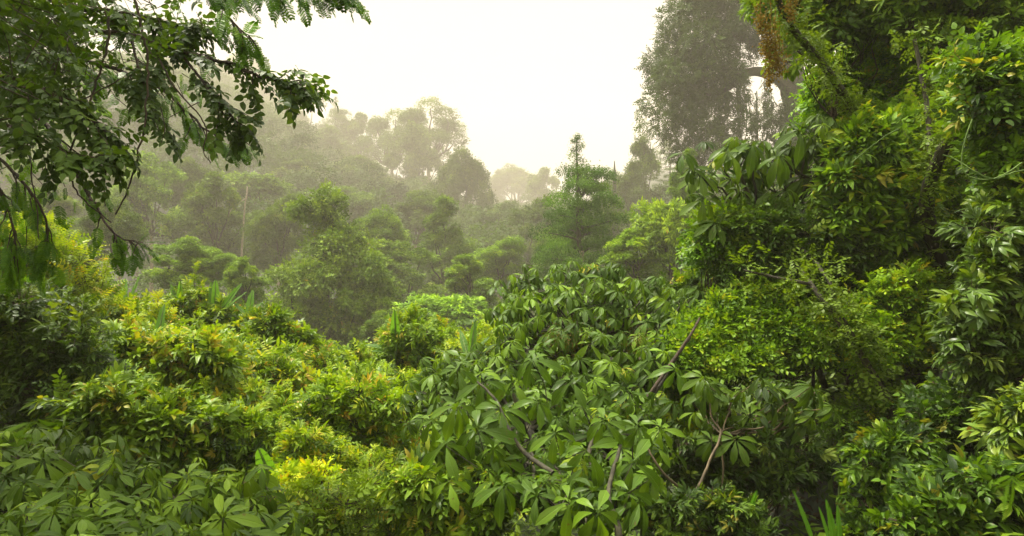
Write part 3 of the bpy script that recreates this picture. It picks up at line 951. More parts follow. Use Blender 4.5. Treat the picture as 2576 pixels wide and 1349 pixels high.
# the large palmate shrub in the middle
hero_poly = [(1285, 730), (1330, 690), (1400, 672), (1500, 672), (1600, 700), (1690, 735), (1790, 735), (1815, 775), (1790, 810), (1730, 850), (1690, 890), (1650, 980), (1660, 1100), (1620, 1240), (1500, 1300), (1340, 1290), (1250, 1200), (1140, 1140), (1060, 1090), (1050, 1010), (1070, 940), (1130, 905), (1220, 890), (1240, 810)]
hd = lambda u, v: 9.4 - (v - 680) * .0072 + .0009 * np.abs(u - 1450)
low = [(1475, 1130, 5.6, 0.39), (1590, 1165, 5.5, 0.37), (1430, 1260, 5.2, 0.31), (1585, 1240, 5.3, 0.35), (1520, 1060, 5.9, 0.30), (1605, 1075, 5.9, 0.31), (1395, 1090, 6.1, 0.28), (1500, 1290, 4.9, 0.37), (1265, 1220, 5.6, 0.31), (1130, 1210, 5.7, 0.31), (1240, 1130, 5.9, 0.23), (1150, 1020, 6.2, 0.36), (1085, 1060, 6.3, 0.31), (1260, 1030, 6.2, 0.33), (1440, 960, 6.7, 0.33), (1340, 905, 7.0, 0.34), (1150, 930, 6.8, 0.31), (1200, 1080, 6.0, 0.41), (1120, 1120, 5.9, 0.39), (1660, 1080, 6.2, 0.28), (1700, 930, 7.0, 0.28), (1640, 1200, 5.6, 0.27), (1300, 1140, 6.6, 0.30), (1355, 1010, 6.5, 0.28), (1215, 960, 6.6, 0.33), (1290, 960, 6.7, 0.31)]
hero = palmate('palmate_shrub', 'large shrub with big drooping palmate leaves filling the middle of the view', 'shrub', hero_poly, hd, 1600, (1.6, 6.8), .225, low,
        hub=[P(1480, 1110, 6.9), P(1330, 1080, 6.9), P(1620, 960, 8.6), P(1480, 900, 9.0)], color=(1.12, 1.15, 1.0), stem_r=.035, thick=1.1,
        limbs=[([P(1390, 1190, 5.8), P(1320, 1140, 6.0), P(1280, 1080, 6.1), P(1250, 1010, 6.3), P(1200, 960, 6.5)], .024, .010),
               ([P(1330, 1125, 6.9), P(1310, 1050, 6.7), P(1290, 990, 6.7)], .03, .018),
               ([P(1480, 1230, 5.8), P(1500, 1190, 5.8), P(1480, 1150, 6.2), P(1500, 1080, 6.4)], .03, .02),
               ([P(1560, 1360, 5.0), P(1550, 1310, 5.1), P(1530, 1240, 5.4), P(1560, 1120, 5.9)], .03, .015),
               ([P(1640, 1000, 7.3), P(1700, 900, 7.6), P(1735, 850, 7.8)], .022, .015)])
# brown seed clusters inside it
for (u, v) in ((1605, 860), (1400, 860), (1450, 860)):
    fb = Buf(); c = P(u, v, 8.1)
    pp = c + rng.normal(0, .09, (260, 3)) * [1, 1, 1.2]
    place(fb, DIAM, pp, rng.normal(0, 1, (260, 3)), rng.normal(0, 1, (260, 3)), .022, .3)
    fb.build('seed_cluster', 'flower', hero, (.5, .5, .4))

# palmate shrubs low at the left
palmate('palmate_shrub', 'palmate shrub filling the bottom left corner', 'shrub', [(-60, 1120), (60, 1110), (160, 1110), (250, 1130), (330, 1180), (330, 1400), (-60, 1400)],
        lambda u, v: 5.6 - (v - 1080) * .0055, 300, (-3.8, 4.8), .20, [(110, 1160, 5.0, .33), (60, 1300, 4.2, .36), (240, 1310, 4.3, .3)], color=(1.25, 1.2, 1.1), thick=.9)
palmate('palmate_shrub', 'palmate shrub along the bottom edge right of the corner one', 'shrub', [(330, 1160), (430, 1180), (520, 1210), (620, 1200), (700, 1240), (720, 1400), (330, 1400)],
        lambda u, v: 5.6 - (v - 1100) * .0055, 260, (-2.2, 4.6), .19, [(470, 1200, 5.0, .3), (620, 1190, 5.0, .3), (560, 1300, 4.3, .3)], color=(1.25, 1.2, 1.1), thick=.9)
# tall palmate shrub against the fog on the right
palmate('palmate_shrub', 'tall palmate shrub with long-stalked leaves reaching out over the foggy gap', 'shrub', [(1770, 400), (1830, 355), (1900, 350), (1960, 310), (2040, 305), (2100, 350), (2080, 430), (2000, 470), (1900, 520), (1800, 540), (1755, 520), (1750, 450)],
        lambda u, v: 9.4 + 0 * u, 110, (5.2, 10.8), .31, [(1830, 385, 9.1, .42), (1960, 395, 8.9, .42), (1890, 360, 9.2, .44), (2010, 330, 9.3, .46), (1860, 480, 9.2, .44), (1770, 500, 9.3, .4), (1975, 480, 9.1, .36), (1760, 440, 9.3, .36), (1800, 560, 9.2, .36)],
        color=(1, 1, 1), thick=1.0, hub=[P(1905, 560, 9.7), P(2000, 520, 9.8)], stem_r=.04,
        limbs=[([P(2100, 500, 10), P(2030, 450, 9.7), P(1985, 420, 9.5), P(1975, 390, 9.4)], .035, .02), ([P(1940, 560, 9.8), P(1890, 500, 9.6), P(1862, 440, 9.5)], .035, .02)])
palmate('palmate_tree', 'small tree with a thin forked trunk and dull palmate leaves below the right bank', 'tree', [(1740, 985), (1820, 960), (1900, 965), (2000, 985), (2040, 1020), (2000, 1060), (1880, 1040), (1770, 1040)],
        lambda u, v: 6.6 + 0 * u, 50, (2.15, 5.9), .24, [(1770, 950, 6.6, .25), (1850, 1105, 6.3, .26), (1790, 1110, 6.4, .24)], thick=.5, hub=[P(1812, 1090, 6.4)], stem_r=.008, wood='brown', color=(.9, .9, .85),
        limbs=[([P(1732, 1420, 5.8), P(1735, 1330, 5.9), P(1742, 1260, 6.0), P(1785, 1160, 6.2), P(1812, 1090, 6.4), P(1790, 1050, 6.5), P(1782, 970, 6.6)], .018, .007),
               ([P(1742, 1262, 6.0), P(1710, 1230, 5.9), P(1660, 1180, 5.8), P(1620, 1110, 5.9)], .016, .008)])

# ------------------------------------------------------------------ shrubs of the near left slope
c_ = lambda d: (lambda u, v: d + 0 * u)
LEFT = [
  # label, poly, depth, nclump, crad px, per, template, size, material, colour, tint, kw
  ('yellow-green feathery shrub at the left edge under the hanging fronds', [(-60, 580), (40, 565), (130, 590), (190, 640), (240, 700), (270, 780), (180, 840), (-60, 820)], c_(12.5), 70, 40, 60, T_PIN, .42, 'yellow', (1, 1, 1), .5, {}),
  ('dark shrub with drooping narrow leaves at the left edge', [(-60, 760), (100, 740), (200, 800), (240, 900), (200, 1050), (-60, 1080)], c_(8.2), 46, 56, 52, T_LANCE, .30, 'dark', (1.1, 1.15, 1), .5, {}),
  ('yellow and orange tinged shrub left of the tall upright banana leaf', [(180, 765), (250, 770), (330, 785), (400, 800), (430, 850), (380, 930), (200, 920)], c_(15), 60, 34, 60, T_PIN, .46, 'yellow', (1, 1, 1), .55, dict(hot=.06)),
  ('olive shrub between the two groups of banana leaves', [(425, 800), (450, 740), (490, 740), (530, 790), (600, 800), (650, 860), (600, 930), (430, 930)], c_(16.5), 60, 32, 60, T_LANCE, .42, 'yellow', (.9, .95, .9), .42, dict(hot=.05)),
  ('rounded shrub sloping down toward the valley below the banana leaves', [(620, 810), (680, 800), (730, 835), (790, 880), (860, 950), (860, 1010), (660, 1000), (590, 930)], c_(15.5), 74, 30, 60, T_LANCE, .40, 'yellow', (.8, .88, .85), .38, dict(hot=.05)),
  ('bright shrub of long leaves below the rusty banana stem', [(250, 880), (330, 850), (440, 870), (560, 880), (600, 980), (520, 1060), (330, 1050), (240, 980)], c_(10.5), 60, 42, 52, T_LANCE_BIG, .36, 'leaf', (1.15, 1.2, 1), .55, {}),
  ('leafy shrub with red-tipped shoots left of the open bright thicket', [(560, 930), (640, 900), (740, 930), (800, 980), (790, 1080), (640, 1080), (570, 1040)], c_(12.5), 50, 38, 54, T_LANCE, .38, 'yellow', (.85, .95, .9), .45, dict(hot=.05)),
  ('bright open thicket with thin dark upright stems left of the large palmate shrub', [(780, 1010), (860, 970), (960, 980), (1030, 1040), (1040, 1150), (960, 1180), (820, 1160), (770, 1090)], c_(9.4), 54, 40, 46, T_LANCE, .30, 'yellow', (.95, 1.05, .9), .42, {}),
  ('slender sprouting shrub left of the dense round bush', [(830, 920), (880, 890), (930, 900), (960, 960), (900, 1000), (840, 980)], c_(14.5), 22, 26, 44, T_LANCE, .36, 'leaf', (1, 1.1, 1), .5, {}),
  ('dense round bush rising left of the large palmate shrub', [(970, 870), (990, 820), (1050, 800), (1110, 820), (1150, 860), (1140, 930), (1060, 960), (980, 950)], c_(13.5), 44, 30, 56, T_LANCE, .30, 'leaf', (1.0, 1.1, .95), .45, {}),
  ('broad-leaved shrub behind the corner palmate shrub', [(120, 1020), (240, 1000), (400, 1030), (520, 1050), (560, 1120), (420, 1160), (200, 1120)], c_(7.6), 50, 44, 42, T_LANCE_BIG, .30, 'leaf', (.9, 1, .95), .42, {}),
  ('shrub between the bottom palmate leaves and the broad upright leaf', [(540, 1070), (640, 1060), (700, 1100), (720, 1180), (620, 1200), (540, 1160)], c_(8), 36, 38, 42, T_LANCE, .30, 'leaf', (1, 1.1, 1), .45, {}),
  ('glowing yellow-green shrub at the foot of the open thicket', [(700, 1190), (760, 1175), (830, 1200), (830, 1250), (740, 1260), (690, 1240)], c_(6.6), 30, 22, 44, T_LANCE, .18, 'yellow', (1.35, 1.4, .8), .55, dict(hot=.02)),
  ('ferny shrub with orange frond tips along the bottom edge', [(720, 1260), (840, 1230), (960, 1210), (1060, 1260), (1080, 1400), (700, 1400)], c_(5.8), 50, 40, 34, T_PIN + T_FROND, .24, 'leaf', (.95, 1, .9), .5, dict(hot=.05)),
  ('small-leaved shrub between the open thicket and the palmate leaves', [(700, 1100), (780, 1090), (900, 1170), (1000, 1180), (960, 1230), (800, 1200)], c_(7.4), 40, 34, 46, T_LANCE, .24, 'leaf', (1.1, 1.15, .9), .5, {}),
  ('pale-leaved shrub at the bottom under the left of the large palmate shrub', [(1010, 1190), (1120, 1160), (1220, 1200), (1260, 1280), (1220, 1400), (1060, 1400), (1000, 1280)], c_(5.9), 44, 38, 36, T_LANCE_BIG, .22, 'leaf', (1.0, 1.1, 1), .45, {}),
  ('shrub with yellow young leaves above the dark drooping one', [(160, 880), (260, 850), (330, 880), (320, 960), (220, 980)], c_(12), 26, 36, 50, T_LANCE, .34, 'leaf', (1.2, 1.25, .9), .6, {}),
  ('pinnate-leaved shrub in the dip beside the slender sprouting one', [(760, 900), (830, 920), (870, 990), (800, 1020), (740, 980)], c_(13.5), 26, 30, 50, T_PIN, .36, 'yellow', (.9, .95, .9), .42, dict(hot=.04)),
  ('bushy shrub in front of the upright paired banana leaves', [(1120, 880), (1180, 860), (1240, 830), (1260, 880), (1200, 920), (1130, 930)], c_(12), 22, 28, 46, T_OVATE, .32, 'leaf', (1.2, 1.2, .9), .55, {}),
  ('dense shrub under the tall upright banana leaf with orange young leaves', [(330, 850), (480, 850), (600, 880), (640, 960), (560, 1000), (420, 960), (320, 920)], c_(13.5), 60, 34, 54, T_LANCE, .36, 'yellow', (.85, .95, .85), .42, dict(hot=.04)),
  ('shrub of drooping leaves joining the dark left shrub to the bright one', [(60, 900), (200, 900), (320, 960), (420, 1040), (300, 1100), (120, 1080), (40, 1000)], c_(9.2), 70, 40, 46, T_LANCE, .30, 'leaf', (.95, 1.1, .95), .4, {}),
  ('bright shrub stepping down to the open thicket', [(500, 1000), (640, 990), (760, 1030), (800, 1120), (680, 1140), (540, 1110)], c_(10), 60, 36, 48, T_LANCE, .30, 'leaf', (1.15, 1.2, .9), .5, {}),
  ('fine-leaved olive shrub at the valley lip below the pyramid tree', [(690, 890), (780, 900), (860, 960), (960, 1010), (900, 1050), (760, 1020)], c_(14.5), 54, 28, 52, T_LANCE, .32, 'yellow', (.8, .92, .9), .4, dict(hot=.04)),
  ('low bright shrub filling in below the dense round bush', [(900, 940), (1010, 950), (1080, 970), (1060, 1040), (960, 1040), (900, 1000)], c_(11.5), 44, 28, 50, T_OVATE, .28, 'leaf', (1.2, 1.25, .85), .5, {}),
]
for (lb_, poly, dep, nc, cr, per, tm, sz, mt, colr, tn, kw) in LEFT:
    tm = tm + [T_PIN, T_OVATE, T_SMALL][len(lb_) % 3][:3]
    plant('shrub', lb_, 'shrub', poly, dep, nc, cr, per, tm, sz, mt, colr, tn, group='shrubs of the left slope', **dict(dict(shoots=nc // 2, grow=.12, thick=2.2), **kw))

# ------------------------------------------------------------------ wild bananas
def banana_leaf(buf, base, tipv, w, bend=0.12, seg=18, split=.25, face=(0, -1, .2)):
    base, tipv = np.asarray(base, float), np.asarray(tipv, float)
    L = np.linalg.norm(tipv - base); ax_ = nrm(tipv - base)
    side = nrm(np.cross(ax_, np.asarray(face, float))); nv = np.cross(side, ax_)
    t = np.linspace(0, 1, seg + 1)
    mid = base + t[:, None] * (tipv - base) - nv * (bend * L * (t ** 2))[:, None] + np.array([0, 0, -1]) * (bend * L * t ** 2.4)[:, None]
    ww = w * np.sin(np.pi * np.clip(t * .93 + .07, 0, 1) ** .75) ** .55
    ww[t < .12] *= .12
    for sd in (-1, 1):
        i = 0
        while i < seg:
            j = min(seg, i + int(rng.integers(2, 5)) if rng.random() > split else i + 1)
            dz = rng.normal(0, .10) * w
            rows = range(i, j + 1)
            V, A = [], []
            for k in rows:
                V.append(mid[k]); A.append((t[k], 0, .3))
                e = mid[k] + side * sd * ww[k] + nv * (ww[k] * .28 + dz) + ax_ * ww[k] * .18
                V.append((mid[k] + e) / 2 + nv * ww[k] * .05); A.append((t[k], .5 * sd, .4 + dz * .5))
                V.append(e); A.append((t[k], sd, .5))
            F = []
            for k in range(len(V) // 3 - 1):
                a = 3 * k
                F += [(a, a + 3, a + 4), (a, a + 4, a + 1), (a + 1, a + 4, a + 5), (a + 1, a + 5, a + 2)]
            buf.add(V, F, A)
            i = j
    return mid

def banana(label, d, leaves, stem_uv=None, stem_mat='green_stem', stem_w=.06):
    """leaves: (u0, v0, u1, v1, half width px, tilt of the face)"""
    if stem_uv is None:
        stem_uv = (np.mean([l_[0] for l_ in leaves]), max(l_[1] for l_ in leaves) + 45)
        leaves = [((l_[0] + stem_uv[0]) / 2, l_[1] + 35, l_[2] + (l_[2] - l_[0]) * .1, l_[3] - 2, l_[4] * .85, l_[5]) for l_ in leaves]
    c = P(leaves[0][0], leaves[0][1], d)
    B = np.array([c[0], c[1], float(H(c[0], c[1])) - .1])
    root = thing('banana_plant', label, 'banana plant', B, 'wild banana plants')
    hub = P(*(stem_uv or leaves[0][:2]), d)
    sb = Buf(); tube(sb, wig(B, hub, .02, 9), np.linspace(stem_w * 1.3, stem_w * .6, 9), 10)
    sb.build('stem', stem_mat, root)
    for (u0, v0, u1, v1, w, f) in leaves:
        lb = Buf(); wd = w * K * d
        p0_, p1_ = P(u0, v0, d), P(u1, v1, d + ru(-.3, .3))
        mid = banana_leaf(lb, p0_, p1_, wd, .06, face=f)
        lb.build('leaf', 'banana', root, (1, 1, 1))
        rb = Buf(); tube(rb, np.concatenate([[hub], mid]), np.linspace(.03, .008, len(mid) + 1), 5)
        rb.build('midrib', 'green_stem', root)
    return root
fr = (0, -1, .2)
banana('banana plant with a broad upright paddle leaf, left of the other banana plants', 16.8, [(312, 760, 312, 694, 13, fr), (294, 762, 290, 712, 7, fr), (330, 762, 344, 688, 12, (-.8, -1, .1)), (290, 762, 250, 720, 10, (0, -.6, 1)), (285, 765, 235, 745, 12, (0, -.4, 1)), (335, 762, 408, 750, 10, (0, -.5, 1))])
banana('banana plant peeping over the olive shrub left of the paired leaves', 16.8, [(456, 745, 452, 705, 9, fr), (448, 742, 430, 710, 7, (.5, -1, .3))])
banana('banana plant with several leaves fanned out above the sloping shrub', 16.8, [(536, 760, 542, 700, 12, (.6, -1, .2)), (560, 755, 600, 708, 12, (-.3, -1, .6)), (520, 756, 528, 705, 8, fr), (565, 760, 612, 728, 9, (0, -.5, 1))])
banana('banana plant with drooping pale leaves right of the fanned one', 16.8, [(625, 762, 634, 726, 11, fr), (630, 762, 664, 752, 8, (0, -.4, 1)), (618, 764, 590, 758, 8, (0, -.4, 1))])
banana('banana plant with one tall upright leaf and a rusty stem among the shrubs', 11.2, [(396, 865, 411, 757, 11, fr), (388, 862, 352, 815, 13, (.4, -.6, 1)), (384, 862, 335, 822, 9, (.2, -.4, 1)), (404, 862, 470, 838, 14, (-.2, -.4, 1)), (402, 858, 440, 838, 9, (0, -.4, 1))], (396, 870), 'red_stem', .09)
banana('banana plant with a tapered upright leaf behind the dense round bush', 13.6, [(1000, 840, 992, 778, 14, fr), (985, 850, 925, 862, 11, (0, -.4, 1)), (990, 855, 940, 880, 9, (0, -.4, 1))])
banana('banana plant with a slanting leaf left of the dome of the large palmate shrub', 11.4, [(1180, 865, 1196, 802, 13, (.7, -1, .2)), (1174, 865, 1158, 825, 10, fr), (1186, 868, 1225, 842, 8, (0, -.4, 1))])
banana('banana plant with one broad leaf low beside the glowing yellow shrub', 7.2, [(686, 1215, 650, 1125, 22, (.2, -1, .3))], (686, 1225), 'green_stem', .04)
banana('banana plant with pale broad leaves on top of the right bank', 15.5, [(1830, 745, 1765, 722, 16, (0, -.5, 1)), (1850, 735, 1905, 720, 20, (0, -.5, 1)), (1840, 750, 1880, 708, 14, (.3, -1, .6)), (1800, 790, 1832, 768, 12, (.3, -1, .6))], (1838, 755), 'green_stem', .06)
banana('banana plant with a level ribbed leaf on the right bank', 13.5, [(1925, 822, 1862, 812, 16, (0, -.6, 1)), (1925, 822, 1900, 800, 12, (0, -.6, 1))], (1928, 828), 'green_stem', .05)
banana('banana plant with a twisted hanging leaf in front of the dark hollow', 8.2, [(2095, 1040, 2122, 1140, 12, (.6, -1, .1)), (2095, 1040, 2062, 1082, 10, (0, -.5, 1))], (2090, 1038), 'green_stem', .03)
banana('plant with wide soft leaves at the foot of the dark hollow', 7.0, [(2110, 1185, 2150, 1160, 22, (0, -.5, 1)), (2120, 1180, 2095, 1155, 20, (0, -.6, 1)), (2110, 1190, 2055, 1170, 18, (0, -.5, 1)), (2112, 1190, 2120, 1235, 12, fr)], (2112, 1190), 'green_stem', .03)
def blades(label, d, ls):
    c = P(ls[0][0], ls[0][1], d); B = np.array([c[0], c[1], float(H(c[0], c[1]))])
    root = thing('strap_plant', label, 'plant', B)
    lb = Buf()
    for (u0, v0, u1, v1, w) in ls:
        banana_leaf(lb, P(u0, v0, d), P(u1, v1, d - .1), w * K * d, .05, split=0)
    lb.build('foliage', 'banana', root, (.45, .55, .5))
blades('strap-leaved plant with long sword leaves at the bottom of the dark hollow', 5.6, [(2100, 1380, 2080, 1250, 9), (2110, 1380, 2108, 1265, 7), (2050, 1380, 1998, 1225, 6), (1880, 1300, 1905, 1230, 7), (2090, 1380, 2062, 1270, 5)])

# ------------------------------------------------------------------ the thicket on the right
RIGHT = [
  ('bright shrub with yellow and pink young leaves on top, right of the tall palmate shrub', 'shrub', [(2100, 370), (2180, 330), (2260, 340), (2290, 400), (2320, 470), (2300, 580), (2200, 640), (2090, 620), (2070, 500), (2110, 430)], c_(9.0), 70, 38, 50, T_LANCE_BIG, .30, 'leaf', (.95, 1.15, .9), .5, dict(hot=.012)),
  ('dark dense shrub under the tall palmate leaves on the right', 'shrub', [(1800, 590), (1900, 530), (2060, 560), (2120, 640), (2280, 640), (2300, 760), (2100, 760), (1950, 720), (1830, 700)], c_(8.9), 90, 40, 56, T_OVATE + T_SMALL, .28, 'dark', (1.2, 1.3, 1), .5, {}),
  ('bright edge of fresh leaves at the left side of the right thicket', 'shrub', [(1750, 600), (1790, 560), (1850, 570), (1850, 660), (1780, 670), (1745, 650)], c_(9.3), 26, 28, 50, T_OVATE, .27, 'yellow', (.8, 1.0, .8), .5, dict(hot=.02)),
  ('leafy bush with mid green leaves below the bright edge of the right thicket', 'shrub', [(1700, 720), (1800, 690), (1900, 700), (1900, 760), (1800, 770), (1720, 760)], c_(12), 30, 34, 50, T_OVATE, .32, 'leaf', (1, 1.1, .9), .45, {}),
  ('bright creeper-covered tree at the upper right beside the huge hazy tree', 'tree', [(2040, 330), (2050, 240), (2100, 170), (2190, 140), (2260, 200), (2280, 320), (2200, 350), (2100, 350)], c_(11.5), 70, 42, 80, T_SMALL, .30, 'yellow', (.9, 1.15, .85), .42, dict(hot=.02)),
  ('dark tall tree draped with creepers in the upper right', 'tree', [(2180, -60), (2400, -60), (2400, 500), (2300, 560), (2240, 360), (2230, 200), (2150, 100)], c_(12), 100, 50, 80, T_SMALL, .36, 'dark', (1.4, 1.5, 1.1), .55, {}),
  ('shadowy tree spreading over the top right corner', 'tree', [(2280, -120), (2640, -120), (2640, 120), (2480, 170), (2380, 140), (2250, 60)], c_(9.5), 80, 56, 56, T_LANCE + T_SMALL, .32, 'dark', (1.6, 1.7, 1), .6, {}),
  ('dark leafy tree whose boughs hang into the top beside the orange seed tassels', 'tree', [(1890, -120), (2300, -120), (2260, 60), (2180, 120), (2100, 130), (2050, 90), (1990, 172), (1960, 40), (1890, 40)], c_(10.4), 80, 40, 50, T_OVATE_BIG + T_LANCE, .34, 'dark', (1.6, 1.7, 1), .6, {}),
  ('shrub of broad glossy leaves with curling tendrils at the right edge', 'shrub', [(2390, 180), (2440, 130), (2510, 172), (2640, 120), (2640, 560), (2520, 520), (2470, 420), (2440, 300)], c_(6.4), 74, 38, 40, T_OVATE_BIG + T_OVATE + T_LANCE, .28, 'leaf', (.8, 1.0, .8), .42, dict(sq=1.1)),
  ('shrub with arching narrow shiny leaves down the right edge', 'shrub', [(2460, 520), (2640, 500), (2640, 1050), (2540, 1060), (2470, 960), (2400, 900), (2400, 800), (2460, 700)], c_(6.2), 84, 40, 44, T_LANCE_BIG + T_LANCE, .25, 'glossy', (1.1, 1.2, 1), .55, dict(droop=.3, sq=1.1)),
  ('dim shrub between the thick dark trunk and the right edge', 'shrub', [(2300, 560), (2470, 520), (2460, 720), (2400, 820), (2310, 800)], c_(10), 60, 44, 60, T_SMALL, .30, 'dark', (1.2, 1.3, 1), .5, {}),
  ('small-leaved creeper thicket on the bank right of the large palmate shrub', 'thicket', [(1720, 800), (1820, 740), (1960, 740), (2060, 790), (2060, 880), (1960, 920), (1800, 940), (1700, 960), (1670, 900)], lambda u, v: 8.9 - (v - 740) * .005, 170, 30, 60, T_SMALL, .25, 'leaf', (1.0, 1.2, .9), .52, dict(hot=.01)),
  ('creeper thicket hanging at the upper edge of the dark hollow', 'thicket', [(2040, 760), (2160, 740), (2260, 800), (2260, 900), (2180, 920), (2100, 880), (2040, 900)], lambda u, v: 8.6 - (v - 740) * .003, 80, 26, 66, T_SMALL, .24, 'leaf', (1.3, 1.5, .9), .55, {}),
  ('creepers between the leaning mossy trunk and the thick dark trunk', 'thicket', [(2180, 680), (2300, 640), (2420, 780), (2440, 960), (2320, 1020), (2240, 960), (2200, 820)], c_(8.4), 120, 32, 64, T_SMALL + T_OVATE, .22, 'leaf', (1.25, 1.4, .9), .55, {}),
  ('low creeper mat below the bank, left of the thin forked tree', 'thicket', [(1650, 960), (1760, 940), (1800, 1000), (1720, 1120), (1650, 1160), (1640, 1060)], lambda u, v: 9.2 - (v - 940) * .006, 50, 32, 60, T_SMALL, .24, 'leaf', (1.1, 1.25, .9), .5, {}),
  ('small bright-leaved bush in front of the leaning trunk at the edge of the hollow', 'shrub', [(2090, 1080), (2150, 1000), (2230, 980), (2280, 1060), (2240, 1140), (2130, 1140)], c_(7.8), 30, 26, 50, T_SMALL, .20, 'leaf', (.9, 1.05, .8), .45, {}),
  ('dull leafy shrub under the thin forked tree', 'shrub', [(1700, 1130), (1860, 1080), (2000, 1090), (2060, 1180), (1980, 1240), (1820, 1220), (1700, 1230)], c_(6.6), 40, 34, 36, T_LANCE, .22, 'dark', (.9, .95, .8), .4, {}),
  ('dark ground shrub at the bottom right of the large palmate shrub', 'shrub', [(1640, 1280), (1760, 1250), (1900, 1280), (1940, 1400), (1640, 1400)], c_(5.4), 34, 34, 34, T_LANCE, .18, 'leaf', (.5, .6, .5), .3, {}),
  ('pointed-leaf climber on the slope left of the ferns at the bottom right', 'climber', [(2160, 1160), (2280, 1080), (2340, 1120), (2340, 1250), (2260, 1400), (2120, 1400), (2160, 1260)], c_(5.9), 60, 38, 36, T_LANCE_BIG, .19, 'leaf', (.6, .75, .7), .38, dict(hot=.015)),
  ('broad-leaved shrub with rusty dead leaves at the lower right', 'shrub', [(2300, 1020), (2440, 980), (2540, 1060), (2520, 1200), (2380, 1220), (2300, 1160)], c_(6.2), 60, 40, 34, T_OVATE_BIG, .24, 'leaf', (.5, .65, .6), .34, dict(hot=.02)),
  ('mixed large-leaved plant filling the bottom right corner', 'plant', [(2280, 1260), (2400, 1200), (2640, 1180), (2640, 1400), (2260, 1400)], c_(4.7), 60, 44, 34, T_OVATE_BIG + T_LANCE_BIG, .21, 'leaf', (.55, .72, .6), .38, {}),
  ('shrub with arching leaves in the lower right above the corner plant', 'shrub', [(2500, 1040), (2640, 1020), (2640, 1200), (2540, 1200)], c_(5.2), 30, 40, 32, T_LANCE_BIG, .24, 'glossy', (1.3, 1.35, 1.1), .6, {}),
  ('creeper curtain lit from above left of the leaning mossy trunk', 'thicket', [(1840, 700), (1960, 680), (2080, 720), (2100, 800), (2000, 830), (1880, 780)], c_(8.8), 90, 28, 60, T_SMALL, .22, 'leaf', (1.1, 1.3, .9), .52, {}),
  ('bright creepers high in the thicket behind the slanting dark trunk', 'thicket', [(2090, 100), (2180, 60), (2260, 120), (2300, 260), (2260, 330), (2160, 260)], c_(11), 70, 36, 64, T_SMALL, .28, 'yellow', (.8, 1.1, .8), .4, {}),
  ('green shrub between the slanting dark trunk and the pink-tipped shrub', 'shrub', [(2200, 300), (2340, 280), (2400, 400), (2360, 540), (2300, 520), (2280, 400)], c_(9.5), 70, 36, 56, T_OVATE, .28, 'leaf', (1.0, 1.2, .9), .45, {}),
]
for (lb_, cat_, poly, dep, nc, cr, per, tm, sz, mt, colr, tn, kw) in RIGHT:
    if cat_ == 'thicket':
        poly = [(u, v * .88 + 112) for u, v in poly]
    plant({'thicket': 'creeper_thicket', 'climber': 'climbing_plant', 'plant': 'leafy_plant'}.get(cat_, cat_), lb_, cat_, poly, dep, nc, cr, per, tm, sz, mt, colr, tn, group='plants of the right thicket', **dict(dict(shoots=nc // 4, grow=.15, thick=1.4), **kw))

# trunks of the right thicket
def trunk(label, pts, r0, r1, sub=(), name='tree', mat='bark', moss=True):
    p0_ = np.array(pts[0], float)
    root = thing(name, label, 'tree trunk', p0_)
    wb = Buf(); q_ = poly_line(pts, 7, .006); rr = np.linspace(r0, r1, len(q_)) * (1 + rng.normal(0, .05, len(q_)))
    tube(wb, q_, rr, 10); wb.build('trunk', mat, root)
    for (ps, a, c) in sub:
        lb = Buf(); q2 = poly_line(ps, 6, .01); tube(lb, q2, np.linspace(a, c, len(q2)), 7); lb.build('limb', mat, root)
    if moss:
        fb = Buf(); allp = np.concatenate([q_[2:]] + [poly_line(ps, 6, .01) for ps, a, c in sub])
        i = rng.integers(0, len(allp), 520)
        place(fb, T_SMALL, allp[i] + rng.normal(0, .12, (520, 3)) + [0, -.05, 0], rng.normal(0, 1, (520, 3)), [0, 0, 1], .15 * ru(.6, 1.4, 520), .5)
        fb.build('creeper_leaves', 'leaf', root)
    return root
trunk('mossy leaning trunk crossing the right thicket down to the lower right', [P(2320, 1230, 7.4), P(2290, 1110, 7.6), P(2230, 1000, 7.7), P(2170, 900, 7.8), P(2110, 810, 7.9), P(2040, 715, 8.3), P(1990, 650, 9.0), P(1960, 600, 9.8)], .06, .016,
      [([P(2185, 930, 7.8), P(2150, 850, 7.7), P(2120, 800, 7.6)], .025, .012), ([P(2040, 715, 8.0), P(1960, 700, 8.1), P(1870, 680, 8.2)], .024, .012), ([P(2110, 810, 7.9), P(2080, 700, 8.3), P(2000, 610, 9.0), P(1950, 560, 9.8)], .03, .010)])
trunk('thick dark trunk standing in the right thicket', [P(2440, 1000, 9.2), P(2420, 860, 9.2), P(2385, 720, 9.2), P(2345, 600, 9), P(2330, 500, 8.6), P(2370, 380, 8.2), P(2430, 310, 8.0), P(2480, 200, 8)], .13, .05,
      [([P(2350, 440, 8.4), P(2340, 360, 8.5), P(2330, 260, 8.8), P(2300, 100, 9)], .045, .025)])
trunk('slanting dark branch trunk behind the bright creepers in the upper right', [P(2180, 340, 10.2), P(2150, 290, 10.0), P(2110, 220, 9.6), P(2060, 150, 9), P(2000, 80, 8.6), P(1960, 10, 8.4), P(1940, -60, 8.2)], .07, .035)
trunk('thin dark upright stem behind the leaning mossy trunk', [P(2330, 1000, 8.8), P(2290, 900, 8.8), P(2260, 800, 9), P(2230, 700, 9.2), P(2220, 600, 9.4)], .05, .03)
trunk('bare brown stick leaning up right of the large palmate shrub', [P(1628, 1000, 7.3), P(1680, 925, 7.4), P(1735, 845, 7.5), P(1760, 800, 7.6)], .022, .012, moss=False, name='stick', mat='twig')

